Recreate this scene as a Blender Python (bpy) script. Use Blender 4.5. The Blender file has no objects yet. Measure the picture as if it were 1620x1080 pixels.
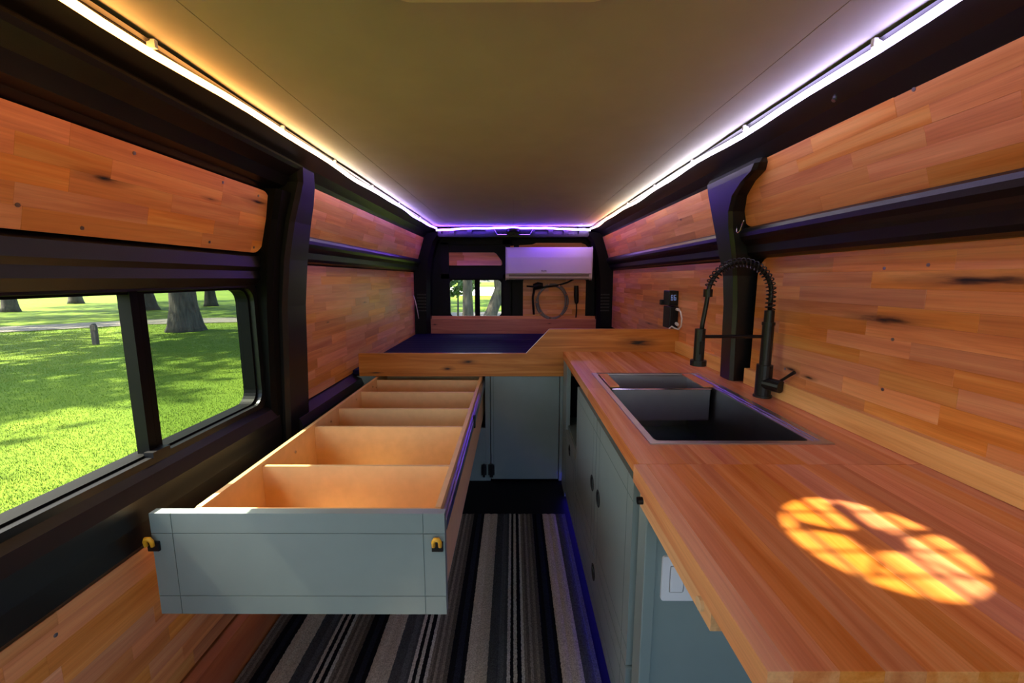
import bpy, bmesh, math, random
from mathutils import Vector, Matrix
random.seed(7)
sc = bpy.context.scene
COL = sc.collection
PI = math.pi

# ------------------------------------------------------------------ camera, world, sun, exposure
cam_d = bpy.data.cameras.new('camera'); cam = bpy.data.objects.new('camera', cam_d); COL.objects.link(cam)
cam.location = (0, 0, 1.21)
cam.rotation_euler = (PI/2 - math.atan(100/675), 0, 0.003)
cam_d.sensor_width = 36; cam_d.lens = 15.0; cam_d.clip_start = 0.02; cam_d.clip_end = 600
sc.camera = cam

world = bpy.data.worlds.new('world'); sc.world = world; world.use_nodes = True
wn = world.node_tree; wn.nodes.clear()
wo = wn.nodes.new('ShaderNodeOutputWorld'); wb = wn.nodes.new('ShaderNodeBackground'); sky = wn.nodes.new('ShaderNodeTexSky')
sky.sky_type = 'NISHITA'; sky.sun_disc = False; sky.sun_elevation = math.radians(53); sky.sun_rotation = math.radians(265)
sky.air_density = 1.0; sky.dust_density = 2.5; sky.ozone_density = 1.0
wb.inputs['Strength'].default_value = 0.9
wn.links.new(sky.outputs[0], wb.inputs[0]); wn.links.new(wb.outputs[0], wo.inputs[0])

SUN = Vector((0.612, 0.010, -0.90)).normalized()
sd = bpy.data.lights.new('sun', 'SUN'); sd.energy = 26.0; sd.angle = math.radians(1.0); sd.color = (1.0, 0.90, 0.70)
so = bpy.data.objects.new('sun', sd); COL.objects.link(so); so.location = (-8, -1, 12)
so.rotation_euler = SUN.to_track_quat('-Z', 'Y').to_euler()

sc.view_settings.view_transform = 'Standard'; sc.view_settings.look = 'None'
sc.view_settings.exposure = 0.30; sc.view_settings.gamma = 1.0; sc.view_settings.use_curve_mapping = False
try:
    sc.cycles.max_bounces = 10; sc.cycles.diffuse_bounces = 6; sc.cycles.glossy_bounces = 4
    sc.cycles.transparent_max_bounces = 12; sc.cycles.sample_clamp_indirect = 6.0
    sc.cycles.caustics_reflective = False; sc.cycles.caustics_refractive = False
except Exception:
    pass

# ------------------------------------------------------------------ material helpers
def nt(name):
    m = bpy.data.materials.new(name); m.use_nodes = True
    n = m.node_tree; b = n.nodes['Principled BSDF']
    return m, n, b
def rgba(c): return (c[0], c[1], c[2], 1.0)
def srgb(r, g, b):
    f = lambda v: (v/255/12.92) if v/255 <= 0.04045 else ((v/255+0.055)/1.055)**2.4
    return (f(r), f(g), f(b))
def ramp(n, fac, stops, mode='LINEAR'):
    r = n.nodes.new('ShaderNodeValToRGB'); r.color_ramp.interpolation = mode
    e = r.color_ramp.elements
    while len(e) < len(stops): e.new(0.5)
    for i, (p, c) in enumerate(stops): e[i].position = p; e[i].color = rgba(c)
    if fac is not None: n.links.new(fac, r.inputs['Fac'])
    return r.outputs['Color']
def math_n(n, op, a, b=None, clamp=False):
    x = n.nodes.new('ShaderNodeMath'); x.operation = op; x.use_clamp = clamp
    for i, v in enumerate((a, b)):
        if v is None: continue
        if isinstance(v, (int, float)): x.inputs[i].default_value = v
        else: n.links.new(v, x.inputs[i])
    return x.outputs[0]
def mix(n, fac, a, b, mode='MIX'):
    x = n.nodes.new('ShaderNodeMix'); x.data_type = 'RGBA'; x.blend_type = mode
    for k, v in ((0, fac), (6, a), (7, b)):
        if isinstance(v, (int, float)): x.inputs[k].default_value = v
        elif isinstance(v, (tuple, list)): x.inputs[k].default_value = rgba(v)
        else: n.links.new(v, x.inputs[k])
    return x.outputs[2]
def noise(n, vec, scale, detail=3, rough=0.5, dist=0.0):
    x = n.nodes.new('ShaderNodeTexNoise'); x.inputs['Scale'].default_value = scale
    x.inputs['Detail'].default_value = detail; x.inputs['Roughness'].default_value = rough; x.inputs['Distortion'].default_value = dist
    if vec is not None: n.links.new(vec, x.inputs['Vector'])
    return x.outputs['Fac']
def mapping(n, vec, scale=(1, 1, 1), loc=(0, 0, 0)):
    x = n.nodes.new('ShaderNodeMapping'); x.inputs['Scale'].default_value = scale; x.inputs['Location'].default_value = loc
    n.links.new(vec, x.inputs['Vector']); return x.outputs[0]
def objco(n): return n.nodes.new('ShaderNodeTexCoord').outputs['Object']
def bump(n, b, h, strength=0.2, dist=0.002):
    x = n.nodes.new('ShaderNodeBump'); x.inputs['Strength'].default_value = strength; x.inputs['Distance'].default_value = dist
    n.links.new(h, x.inputs['Height']); n.links.new(x.outputs[0], b.inputs['Normal'])
def plain(name, c, rough=0.5, metal=0.0, var=0.06, scale=14, bmp=0.05, spec=None, coat=0.0):
    m, n, b = nt(name); co = objco(n); f = noise(n, co, scale, 4)
    lo = tuple(x*(1-var) for x in c); hi = tuple(min(1, x*(1+var)) for x in c)
    n.links.new(ramp(n, f, [(0.3, lo), (0.7, hi)]), b.inputs['Base Color'])
    b.inputs['Roughness'].default_value = rough; b.inputs['Metallic'].default_value = metal
    if spec is not None: b.inputs['Specular IOR Level'].default_value = spec
    if coat: b.inputs['Coat Weight'].default_value = coat
    if bmp: bump(n, b, noise(n, co, scale*12, 2), bmp, 0.001)
    return m
def wood(name, light, mid, dark, rough=0.38, knots=(), vlo=0.84, vhi=1.16, axis=0, coat=0.0):
    m, n, b = nt(name); co = objco(n)
    oi = n.nodes.new('ShaderNodeObjectInfo').outputs['Random']
    cb = n.nodes.new('ShaderNodeCombineXYZ')
    for i, k in enumerate((37.0, 91.0, 53.0)): n.links.new(math_n(n, 'MULTIPLY', oi, k), cb.inputs[i])
    ad = n.nodes.new('ShaderNodeVectorMath'); ad.operation = 'ADD'; n.links.new(co, ad.inputs[0]); n.links.new(cb.outputs[0], ad.inputs[1])
    s1 = [26, 26, 26]; s1[axis] = 1.6; s2 = [260, 260, 260]; s2[axis] = 6
    f1 = noise(n, mapping(n, ad.outputs[0], s1), 1.0, 4, 0.55, 0.7)
    f2 = noise(n, mapping(n, ad.outputs[0], s2), 1.0, 2, 0.6)
    col = ramp(n, f1, [(0.22, dark), (0.5, mid), (0.80, light)])
    fine = ramp(n, f2, [(0.3, (0.91, 0.895, 0.88)), (0.62, (1.03, 1.03, 1.03))])
    col = mix(n, 1.0, col, fine, 'MULTIPLY')
    hs = n.nodes.new('ShaderNodeHueSaturation'); n.links.new(col, hs.inputs['Color'])
    r2 = math_n(n, 'FRACT', math_n(n, 'MULTIPLY', oi, 17.3))
    n.links.new(math_n(n, 'ADD', math_n(n, 'MULTIPLY', oi, vhi-vlo), vlo), hs.inputs['Value'])
    n.links.new(math_n(n, 'ADD', math_n(n, 'MULTIPLY', r2, 0.012), 0.4935), hs.inputs['Hue'])
    n.links.new(math_n(n, 'ADD', math_n(n, 'MULTIPLY', r2, 0.18), 0.93), hs.inputs['Saturation'])
    col = hs.outputs['Color']
    for (kx, ky, rx, ry) in knots:
        c = [kx, ky, 0]; s = [1/rx, 1/ry, 0.0]
        mp = n.nodes.new('ShaderNodeVectorMath'); mp.operation = 'SUBTRACT'; n.links.new(co, mp.inputs[0])
        mp.inputs[1].default_value = (kx, ky, 0)
        ms = n.nodes.new('ShaderNodeVectorMath'); ms.operation = 'MULTIPLY'; n.links.new(mp.outputs[0], ms.inputs[0]); ms.inputs[1].default_value = s
        ln = n.nodes.new('ShaderNodeVectorMath'); ln.operation = 'LENGTH'; n.links.new(ms.outputs[0], ln.inputs[0])
        d = math_n(n, 'ADD', ln.outputs['Value'], math_n(n, 'MULTIPLY', math_n(n, 'SUBTRACT', noise(n, mapping(n, co, (14, 90, 14)), 1.0, 3), 0.5), 0.7))
        halo = ramp(n, d, [(0.15, (1, 1, 1)), (1.0, (0, 0, 0))])
        core = ramp(n, d, [(0.12, (1, 1, 1)), (0.42, (0, 0, 0))])
        col = mix(n, math_n(n, 'MULTIPLY', halo, 0.75), col, tuple(x*0.45 for x in dark))
        col = mix(n, core, col, (0.010, 0.006, 0.004))
    n.links.new(col, b.inputs['Base Color'])
    b.inputs['Roughness'].default_value = rough
    if coat: b.inputs['Coat Weight'].default_value = coat; b.inputs['Coat Roughness'].default_value = 0.2
    bump(n, b, f2, 0.06, 0.001)
    return m
def glass(name, tint, rough=0.02, refl=0.06):
    m = bpy.data.materials.new(name); m.use_nodes = True; n = m.node_tree; n.nodes.clear()
    o = n.nodes.new('ShaderNodeOutputMaterial'); t = n.nodes.new('ShaderNodeBsdfTransparent'); g = n.nodes.new('ShaderNodeBsdfGlossy')
    t.inputs[0].default_value = rgba(tint); g.inputs['Roughness'].default_value = rough
    lw = n.nodes.new('ShaderNodeLayerWeight'); lw.inputs['Blend'].default_value = 0.5
    fc = math_n(n, 'ADD', math_n(n, 'MULTIPLY', math_n(n, 'POWER', lw.outputs['Facing'], 5.0), 0.5), 0.02)
    mx = n.nodes.new('ShaderNodeMixShader'); n.links.new(fc, mx.inputs[0]); n.links.new(t.outputs[0], mx.inputs[1]); n.links.new(g.outputs[0], mx.inputs[2])
    n.links.new(mx.outputs[0], o.inputs[0]); return m

M = {}
M['black'] = plain('black_paint', (0.0028, 0.0028, 0.0034), 0.38, bmp=0.15, scale=22, spec=0.5)
M['black_door'] = plain('black_door_paint', (0.0028, 0.0028, 0.0034), 0.5, bmp=0.15, scale=22, spec=0.18)
M['black_matte'] = plain('black_matte', (0.010, 0.010, 0.011), 0.75, bmp=0.1)
M['black_plastic'] = plain('black_plastic', (0.006, 0.006, 0.007), 0.38, spec=0.3)
M['rubber'] = plain('window_rubber', (0.003, 0.003, 0.003), 0.55, spec=0.1)
M['faucet'] = plain('faucet_black', (0.006, 0.0065, 0.007), 0.36, bmp=0, spec=0.35)
M['floor'] = plain('floor_black', (0.003, 0.003, 0.004), 0.6, spec=0.15)
M['teal'] = plain('teal_paint', srgb(130, 143, 138), 0.32, var=0.03, bmp=0.08)
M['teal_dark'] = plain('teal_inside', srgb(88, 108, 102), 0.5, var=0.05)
M['white'] = plain('white_plastic', (0.74, 0.73, 0.72), 0.4, var=0.01, bmp=0)
M['grey_flap'] = plain('grey_flap', (0.30, 0.29, 0.28), 0.4, var=0.02, bmp=0)
M['steel'] = plain('brushed_steel', (0.50, 0.49, 0.49), 0.34, 1.0, var=0.05, bmp=0.03)
M['steel_dark'] = plain('steel_basin', (0.36, 0.36, 0.37), 0.30, 1.0, var=0.06, bmp=0.03)
M['chrome'] = plain('chrome', (0.7, 0.7, 0.7), 0.15, 1.0, bmp=0)
M['zinc'] = plain('zinc_slide', (0.45, 0.45, 0.48), 0.28, 1.0, bmp=0.02)
M['yellow'] = plain('yellow_plastic', (0.85, 0.42, 0.02), 0.4, var=0.03, bmp=0)
M['mdf'] = plain('mdf_tan', srgb(224, 180, 122), 0.5, var=0.05, scale=30, bmp=0.04)
M['birch_edge'] = plain('board_edge', srgb(214, 182, 140), 0.5, var=0.06, scale=40)
M['ceiling'] = plain('ceiling_fabric', srgb(186, 186, 176), 0.85, var=0.04, scale=8, bmp=0.2)
M['vent'] = plain('vent_plastic', (0.78, 0.74, 0.62), 0.45, var=0.02, bmp=0)
M['navy'] = plain('navy_mat', (0.007, 0.005, 0.030), 0.7, var=0.15, scale=30, bmp=0.2, spec=0.12)
M['screw'] = plain('screw_steel', (0.40, 0.40, 0.42), 0.3, 1.0, bmp=0)
M['cable_white'] = plain('cable_white', (0.75, 0.74, 0.74), 0.5, bmp=0)
M['hose'] = plain('hose_grey', (0.20, 0.19, 0.19), 0.35, var=0.1, bmp=0)
M['backing'] = plain('panel_backing', (0.10, 0.04, 0.015), 0.7)
WL, WM, WD = srgb(241, 184, 126), srgb(226, 152, 97), srgb(194, 114, 66)
CL, CM, CD = srgb(234, 168, 116), srgb(218, 138, 90), srgb(192, 108, 66)
M['wood'] = wood('wood_panel', WL, WM, WD)
M['wood_counter'] = wood('wood_counter', CL, CM, CD, 0.27, axis=1, vlo=0.86, vhi=1.12)
M['wood_pale'] = wood('wood_pale', srgb(244, 200, 138), srgb(232, 178, 112), srgb(206, 140, 80), 0.4, axis=1, vlo=0.95, vhi=1.05)
def plank_knots(name, knots): return wood(name, srgb(230, 168, 104), srgb(208, 138, 76), srgb(170, 98, 48), 0.36, knots, 0.95, 1.05)

# ------------------------------------------------------------------ mesh helpers
def link(name, me, mat=None, parent=None, smooth=False):
    o = bpy.data.objects.new(name, me); COL.objects.link(o)
    if mat is not None:
        me.materials.clear(); me.materials.append(M[mat] if isinstance(mat, str) else mat)
    if parent is not None: o.parent = parent
    if smooth:
        for p in me.polygons: p.use_smooth = True
    return o
def obj(name, bm, mat, parent=None, smooth=False, bevel=0.0, seg=2):
    if bevel:
        es = [e for e in bm.edges if len(e.link_faces) == 2 and e.calc_face_angle(0) > 0.6]
        try: bmesh.ops.bevel(bm, geom=es, offset=bevel, segments=seg, affect='EDGES', profile=0.6, clamp_overlap=True)
        except Exception: pass
    bmesh.ops.recalc_face_normals(bm, faces=bm.faces[:])
    me = bpy.data.meshes.new(name); bm.to_mesh(me); bm.free()
    return link(name, me, mat, parent, smooth)
def box(x0, x1, y0, y1, z0, z1, bm=None):
    bm = bm or bmesh.new()
    v = [bm.verts.new((x, y, z)) for x in (x0, x1) for y in (y0, y1) for z in (z0, z1)]
    for f in ((0, 1, 3, 2), (4, 6, 7, 5), (0, 4, 5, 1), (2, 3, 7, 6), (0, 2, 6, 4), (1, 5, 7, 3)):
        bm.faces.new([v[i] for i in f])
    return bm
def prism(poly, fn, t0, t1, bm=None):
    """poly: 2D outline, fn(a, b, t) -> 3D point"""
    bm = bm or bmesh.new()
    A = [bm.verts.new(fn(a, b, t0)) for a, b in poly]; B = [bm.verts.new(fn(a, b, t1)) for a, b in poly]
    n = len(poly)
    bm.faces.new(A); bm.faces.new(B[::-1])
    for i in range(n): bm.faces.new((A[i], A[(i+1) % n], B[(i+1) % n], B[i]))
    return bm
def plate(outer, holes, fn, t0, t1, bm=None):
    """2D outline with holes, extruded"""
    bm = bm or bmesh.new(); loops = [outer] + list(holes); rows = []
    for t in (t0, t1):
        es = []; row = []
        for lp in loops:
            vs = [bm.verts.new(fn(a, b, t)) for a, b in lp]; row.append(vs)
            for i in range(len(vs)): es.append(bm.edges.new((vs[i], vs[(i+1) % len(vs)])))
        bmesh.ops.triangle_fill(bm, edges=es, use_beauty=True); rows.append(row)
    for A, B in zip(*rows):
        for i in range(len(A)):
            j = (i+1) % len(A)
            try: bm.faces.new((A[i], A[j], B[j], B[i]))
            except ValueError: pass
    return bm
def rrect(a0, a1, b0, b1, r, seg=6, corners=(1, 1, 1, 1)):
    """corners order: (a0,b0) (a1,b0) (a1,b1) (a0,b1)"""
    out = []
    for k, (ca, cb, sa, sb, ang) in enumerate(((a0, b0, 1, 1, PI), (a1, b0, -1, 1, 1.5*PI), (a1, b1, -1, -1, 0), (a0, b1, 1, -1, 0.5*PI))):
        rr = r*corners[k]
        if rr <= 1e-6: out.append((ca, cb)); continue
        for i in range(seg+1):
            t = ang + 0.5*PI*i/seg
            out.append((ca + sa*rr + rr*math.cos(t), cb + sb*rr + rr*math.sin(t)))
    return out
def circle(ca, cb, r, n=20): return [(ca + r*math.cos(2*PI*i/n), cb + r*math.sin(2*PI*i/n)) for i in range(n)]
def tube(path, r, n=8, bm=None, cap=True):
    bm = bm or bmesh.new(); P = [Vector(p) for p in path]; rings = []
    R = r if isinstance(r, (list, tuple)) else [r]*len(P)
    t = (P[1]-P[0]).normalized(); up = Vector((0, 0, 1)) if abs(t.z) < 0.9 else Vector((1, 0, 0))
    u = t.cross(up).normalized()
    for i, p in enumerate(P):
        t = (P[min(i+1, len(P)-1)] - P[max(i-1, 0)]).normalized()
        u = (u - t*u.dot(t)).normalized(); w = t.cross(u)
        rings.append([bm.verts.new(p + (u*math.cos(2*PI*k/n) + w*math.sin(2*PI*k/n))*R[i]) for k in range(n)])
    for a, b in zip(rings, rings[1:]):
        for k in range(n): bm.faces.new((a[k], a[(k+1) % n], b[(k+1) % n], b[k]))
    if cap: bm.faces.new(rings[0][::-1]); bm.faces.new(rings[-1])
    return bm
def loft(secs, bm=None):
    bm = bm or bmesh.new(); R = [[bm.verts.new(p) for p in s] for s in secs]; n = len(R[0])
    for a, b in zip(R, R[1:]):
        for k in range(n): bm.faces.new((a[k], a[(k+1) % n], b[(k+1) % n], b[k]))
    bm.faces.new(R[0][::-1]); bm.faces.new(R[-1]); return bm
def clip_rect(poly, a0, a1, b0, b1):
    for ax, lim, s in ((0, a0, 1), (0, a1, -1), (1, b0, 1), (1, b1, -1)):
        out = []
        for i in range(len(poly)):
            p, q = poly[i], poly[(i+1) % len(poly)]
            dp, dq = s*(p[ax]-lim), s*(q[ax]-lim)
            if dp >= 0: out.append(p)
            if (dp >= 0) != (dq >= 0):
                t = dp/(dp-dq); out.append((p[0]+(q[0]-p[0])*t, p[1]+(q[1]-p[1])*t))
        poly = out
        if len(poly) < 3: return []
    res = []
    for p in poly:
        if not res or (abs(p[0]-res[-1][0]) + abs(p[1]-res[-1][1])) > 1e-5: res.append(p)
    if len(res) > 2 and (abs(res[0][0]-res[-1][0]) + abs(res[0][1]-res[-1][1])) < 1e-5: res.pop()
    return res if len(res) > 2 else []
def thing(name, label, cat, loc=(0, 0, 0), group=None):
    o = bpy.data.objects.new(name, None); COL.objects.link(o); o.location = loc; o.empty_display_size = 0.05
    o['label'] = label; o['category'] = cat
    if group: o['group'] = group
    return o
def tag(o, label, cat, group=None):
    o['label'] = label; o['category'] = cat
    if group: o['group'] = group
    return o
def struct(name, bm, mat, parent=None, label=None, **k):
    o = obj(name, bm, mat, parent, **k)
    if parent is None: o['kind'] = 'structure'
    if label: o['label'] = label
    return o
XZ = lambda y0: (lambda a, b, t: (a, t, b))          # outline in (x, z), thickness along y
fYZ = lambda a, b, t: (t, a, b)                      # outline in (y, z), thickness along x
fXZ = lambda a, b, t: (a, t, b)
fXY = lambda a, b, t: (a, b, t)

def stave_mesh(poly, t0, t1):
    bm = bmesh.new()
    ca = sum(p[0] for p in poly)/len(poly); cb = sum(p[1] for p in poly)/len(poly)
    ext_a = max(max(abs(p[0]-ca) for p in poly), 1e-4); ext_b = max(max(abs(p[1]-cb) for p in poly), 1e-4)
    def ins(d): return [(ca+(p[0]-ca)*(1-d/ext_a), cb+(p[1]-cb)*(1-d/ext_b)) for p in poly]
    rings = [[bm.verts.new((a, b, z)) for a, b in ins(d)] for d, z in ((0.00005, t0), (0.00005, t1-0.0003), (0.0003, t1))]
    n = len(poly)
    for A, B in zip(rings, rings[1:]):
        for i in range(n): bm.faces.new((A[i], A[(i+1) % n], B[(i+1) % n], B[i]))
    bm.faces.new(rings[0][::-1]); bm.faces.new(rings[-1])
    me = bpy.data.meshes.new('stave'); bm.to_mesh(me); bm.free(); return me
def staves(parent, outline, width, lmin, lmax, thick, mats, axis=0, rng=None, holes=(), knot_list=()):
    """fill an outline with glued staves running along `axis`; one mesh object per stave"""
    rng = rng or random.Random(3)
    A = [p[axis] for p in outline]; B = [p[1-axis] for p in outline]
    b = min(B)
    while b < max(B)-1e-4:
        w = width*rng.uniform(0.88, 1.12); b1 = min(b+w, max(B))
        if max(B)-b1 < width*0.35: b1 = max(B)
        a = min(A) - rng.uniform(0, lmax*0.8)
        while a < max(A):
            a1 = a + rng.uniform(lmin, lmax)
            if axis == 0: pl = clip_rect(outline, a, a1, b, b1)
            else: pl = clip_rect(outline, b, b1, a, a1)
            if pl:
                area = abs(sum(pl[i][0]*pl[(i+1) % len(pl)][1]-pl[(i+1) % len(pl)][0]*pl[i][1] for i in range(len(pl))))/2
                if area > 2e-4:
                    m = mats
                    for (kx, ky, rx, ry), km in knot_list:
                        xs = [p[0] for p in pl]; ys = [p[1] for p in pl]
                        if min(xs) < kx+rx*0.5 and max(xs) > kx-rx*0.5 and min(ys)-ry*0.8 < ky < max(ys)+ry*0.8: m = km
                    link('stave', stave_mesh(pl, 0.002, thick+rng.uniform(-0.0003, 0.0003)), m, parent)
            a = a1
        b = b1

# ------------------------------------------------------------------ van shell
YF, YR = -0.9, 4.25
def shell_profile(s):   # (x, z) from floor to ceiling edge
    return [(s*0.965, -0.05), (s*0.965, 1.25), (s*0.945, 1.34), (s*0.925, 1.43), (s*0.885, 1.55), (s*0.84, 1.63), (s*0.72, 1.68)]
def wall_strip(pts, s, y0, y1, bm):
    out = [(p[0], p[1]) for p in pts] + [(p[0]+s*0.03, p[1]+0.004) for p in reversed(pts)]
    prism(out, fXZ, y0, y1, bm)
# floor
struct('floor', box(-0.965, 0.965, -2.4, YR, -0.05, 0.0), 'floor', label='black floor of the van')
# right wall
bm = bmesh.new(); wall_strip(shell_profile(1), 1, YF, YR, bm); struct('wall_right', bm, 'black', label='black painted right van wall')
# left wall with window hole
WZ0, WZ1, WY0, WY1 = 0.742, 1.182, 0.36, 1.55
bm = bmesh.new()
wall_strip([(-0.965, -0.05), (-0.965, WZ0)], -1, YF, YR, bm)
wall_strip([(-0.965, WZ0), (-0.965, WZ1)], -1, YF, WY0, bm)
wall_strip([(-0.965, WZ0), (-0.965, WZ1)], -1, WY1, YR, bm)
wall_strip([(-0.965, WZ1)] + shell_profile(-1)[1:], -1, YF, YR, bm)
struct('wall_left', bm, 'black', label='black painted left van wall with a window')
# cab behind the camera: low side walls, doorways and windscreen left open for daylight
for s, nm in ((-1, 'wall_cab_left'), (1, 'wall_cab_right')):
    bm = bmesh.new(); wall_strip([(s*0.965, -0.05), (s*0.965, 0.55)], s, -2.4, YF, bm)
    wall_strip([(s*0.93, 1.52), (s*0.84, 1.63), (s*0.72, 1.68)], s, -2.0, YF, bm)
    wall_strip([(s*0.965, 0.55), (s*0.93, 1.52)], s, -1.05, YF, bm)
    struct(nm, bm, 'black', label='cab side behind the camera')
struct('wall_front', box(-0.965, 0.965, -2.43, -2.4, -0.05, 0.80), 'black', label='dashboard wall of the cab')
# rear header wall + doors (structure)
RY = 4.2
win_r = (-0.617, -0.118, 0.842, 1.192)
win_out = rrect(win_r[0]-0.012, win_r[1]+0.012, win_r[2]-0.012, win_r[3]+0.012, 0.05)
bm = plate([(-0.80, 0.0), (-0.022, 0.0), (-0.022, 1.60), (-0.74, 1.60), (-0.80, 1.45)], [win_out], fXZ, RY, RY+0.045)
d1 = struct('door_1', bm, 'black_door', label='black left rear door with a two-pane window')
bm = bmesh.new()
prism([(-0.010, 0.0), (0.80, 0.0), (0.80, 1.45), (0.74, 1.60), (-0.010, 1.60)], fXZ, RY, RY+0.045, bm)
d2 = struct('door_2', bm, 'black_door', label='black right rear door behind the air conditioner')
# stamped ridges on the doors
for (x0, x1, z0, z1) in ((-0.70, -0.62, 0.86, 1.55), (-0.10, -0.03, 0.86, 1.58), (-0.70, -0.03, 1.205, 1.25), (-0.70, -0.03, 1.53, 1.575)):
    obj('door_rib', box(x0, x1, RY-0.02, RY, z0, z1), 'black_door', d1, bevel=0.008)
for (x0, x1, z0, z1) in ((0.005, 0.055, 0.86, 1.58), (0.705, 0.77, 0.86, 1.5), (0.005, 0.74, 1.575, 1.595)):
    obj('door_rib', box(x0, x1, RY-0.02, RY, z0, z1), 'black_door', d2, bevel=0.008)
obj('door_seal', box(-0.035, 0.004, RY+0.03, RY+0.05, 0.0, 1.60), 'rubber', d1)
# rear surround: pillars + header beam
struct('wall_rear', plate([(-0.995, -0.05), (0.995, -0.05), (0.995, 1.72), (-0.995, 1.72)], [[(-0.80, 0.0), (0.80, 0.0), (0.80, 1.45), (0.74, 1.60), (-0.74, 1.60), (-0.80, 1.45)]], fXZ, RY+0.02, RY+0.09), 'black_door', label='black rear end of the van around the doors')
for s, nm in ((-1, 'trim_1'), (1, 'trim_2')):
    secs = []
    for z, xi in ((0.0, 0.80), (0.8, 0.80), (1.2, 0.79), (1.40, 0.765), (1.55, 0.72), (1.63, 0.66)):
        secs.append([(s*xi, 4.10, z), (s*(xi+0.03), 4.06, z), (s*0.97, 4.06, z), (s*0.97, RY, z), (s*xi, RY, z)])
    struct(nm, loft(secs), 'black_door', label='black rear corner pillar', bevel=0.006)
    for i in range(6):
        z = 0.90+0.03*i
        struct('trim_%d' % (40+i+(0 if s < 0 else 6)), box(min(s*0.83, s*0.91), max(s*0.83, s*0.91), 4.05, 4.065, z, z+0.012), 'black', label='pressed ridge on the rear corner pillar', bevel=0.003)

# ------------------------------------------------------------------ ceiling
CZ = 1.675
ceil_root = bpy.data.objects.new('ceiling', None); COL.objects.link(ceil_root); ceil_root['kind'] = 'structure'; ceil_root['label'] = 'grey-beige fabric covered ceiling of joined panels'
VX0, VX1, VY0, VY1 = -0.195, 0.155, 0.425, 0.773
vc = ((VX0+VX1)/2, 0.622); VR = 0.132
def cpanel(x0, x1, y0, y1, z=CZ, hole=None):
    o = rrect(x0+0.0004, x1-0.0004, y0+0.0004, y1-0.0004, 0.003, 2)
    bm = plate(o, [hole] if hole else [], fXY, z, z+0.012)
    return obj('ceiling_panel', bm, 'ceiling', ceil_root)
cpanel(-0.57, 0.57, -0.30, 2.66, CZ, circle(vc[0], vc[1], VR, 40))
cpanel(-0.57, 0.0, 2.66, 4.02); cpanel(0.0, 0.57, 2.66, 4.02)
for s in (-1, 1):
    a, b = sorted((s*0.57, s*0.735)); cpanel(a, b, -0.30, 2.66, CZ-0.0004); cpanel(a, b, 2.66, 4.02, CZ-0.0004)
cpanel(-0.735, 0.735, -2.0, -0.30)
bm = plate([(-0.99, -2.0), (0.99, -2.0), (0.99, 4.29), (-0.99, 4.29)], [circle(vc[0], vc[1], 0.165, 40)], fXY, 1.70, 1.72)
obj('roof_skin', bm, 'black', ceil_root)

# roof vent fan (only its far bezel edge is in view; the sun comes through it)
vent = thing('roof_vent_fan', 'cream plastic roof vent fan frame set in the ceiling', 'vent fan', (vc[0], vc[1], CZ-0.02))
def loc(bm, o):
    bmesh.ops.translate(bm, verts=bm.verts[:], vec=-Vector(o.location)); return bm
M['vent_dimmer'] = glass('vent_dimmer_tint', (0.72, 0.70, 0.60))  # tint chosen to dim the sun passing through the vent
obj('vent_dimmer', box(-0.17, 0.17, -0.17, 0.17, 0.085, 0.088), 'vent_dimmer', vent)  # unseen pane added over the fan to weaken the sun patch
obj('bezel', loc(plate(rrect(VX0, VX1, VY0, VY1, 0.03), [circle(vc[0], vc[1], VR, 40)], fXY, CZ-0.018, CZ-0.0004), vent), 'vent', vent)
for k in range(10):
    a = 2*PI*k/10 + 0.2; r0, r1 = 0.030, 0.112
    p = []
    for (r, da) in ((r0, -0.16), (r1, -0.09), (r1, 0.10), (r0, 0.22)): p.append((r*math.cos(a+da), r*math.sin(a+da)))
    bm = bmesh.new(); vs = []
    for z in (0.030, 0.033):
        vs.append([bm.verts.new((x, y, z + 0.010*(1 if i in (0, 1) else -1))) for i, (x, y) in enumerate(p)])
    bm.faces.new(vs[0][::-1]); bm.faces.new(vs[1])
    for i in range(4): bm.faces.new((vs[0][i], vs[0][(i+1) % 4], vs[1][(i+1) % 4], vs[1][i]))
    if k % 2 == 0: obj('fan_blade', bm, 'vent', vent)
    else: bm.free()
bm = bmesh.new(); prism(circle(0, 0, 0.030, 20), fXY, 0.015, 0.05, bm); obj('fan_hub', bm, 'vent', vent)
for k in range(4):
    d = -0.084+0.056*k; h = math.sqrt(VR**2-d**2)
    obj('grille_bar', box(d-0.004, d+0.004, -h, h, 0.010, 0.016), 'vent', vent)
    obj('grille_bar', box(-h, h, d-0.004, d+0.004, 0.010, 0.016), 'vent', vent)

# ------------------------------------------------------------------ coves, ribs, pillars (black van metal)
def extr(name, prof, y0, y1, label, mat='black', **k):
    return struct(name, prism(prof, fXZ, y0, y1), mat, label=label, **k)
for s, i in ((-1, 3), (1, 4)):
    cv = [(s*0.70, 1.664), (s*0.735, 1.650), (s*0.79, 1.628), (s*0.825, 1.600), (s*0.835, 1.585), (s*0.90, 1.60), (s*0.86, 1.672), (s*0.72, 1.674)]
    if s < 0: cv = cv[::-1]
    extr('trim_%d' % i, cv, -0.9, 4.06, 'black roof cove beside the ceiling', smooth=False)
def rib(prof, s): return [(s*a, b) for a, b in (prof if s > 0 else prof[::-1])]
ribp = [(0.965, 1.283), (0.928, 1.287), (0.912, 1.294), (0.904, 1.306), (0.902, 1.320), (0.900, 1.332), (0.890, 1.342), (0.878, 1.352), (0.870, 1.366), (0.869, 1.380), (0.874, 1.392), (0.886, 1.400), (0.905, 1.404), (0.95, 1.406)]
extr('trim_5', rib(ribp, 1), 1.70, 4.06, 'black stamped rib on the right wall beyond the post', bevel=0.004)
extr('trim_6', rib(ribp, 1), -0.9, 1.76, 'black stamped rib on the right wall above the sink', bevel=0.004)
ribl = [(a, b-0.012) for a, b in ribp]
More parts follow.
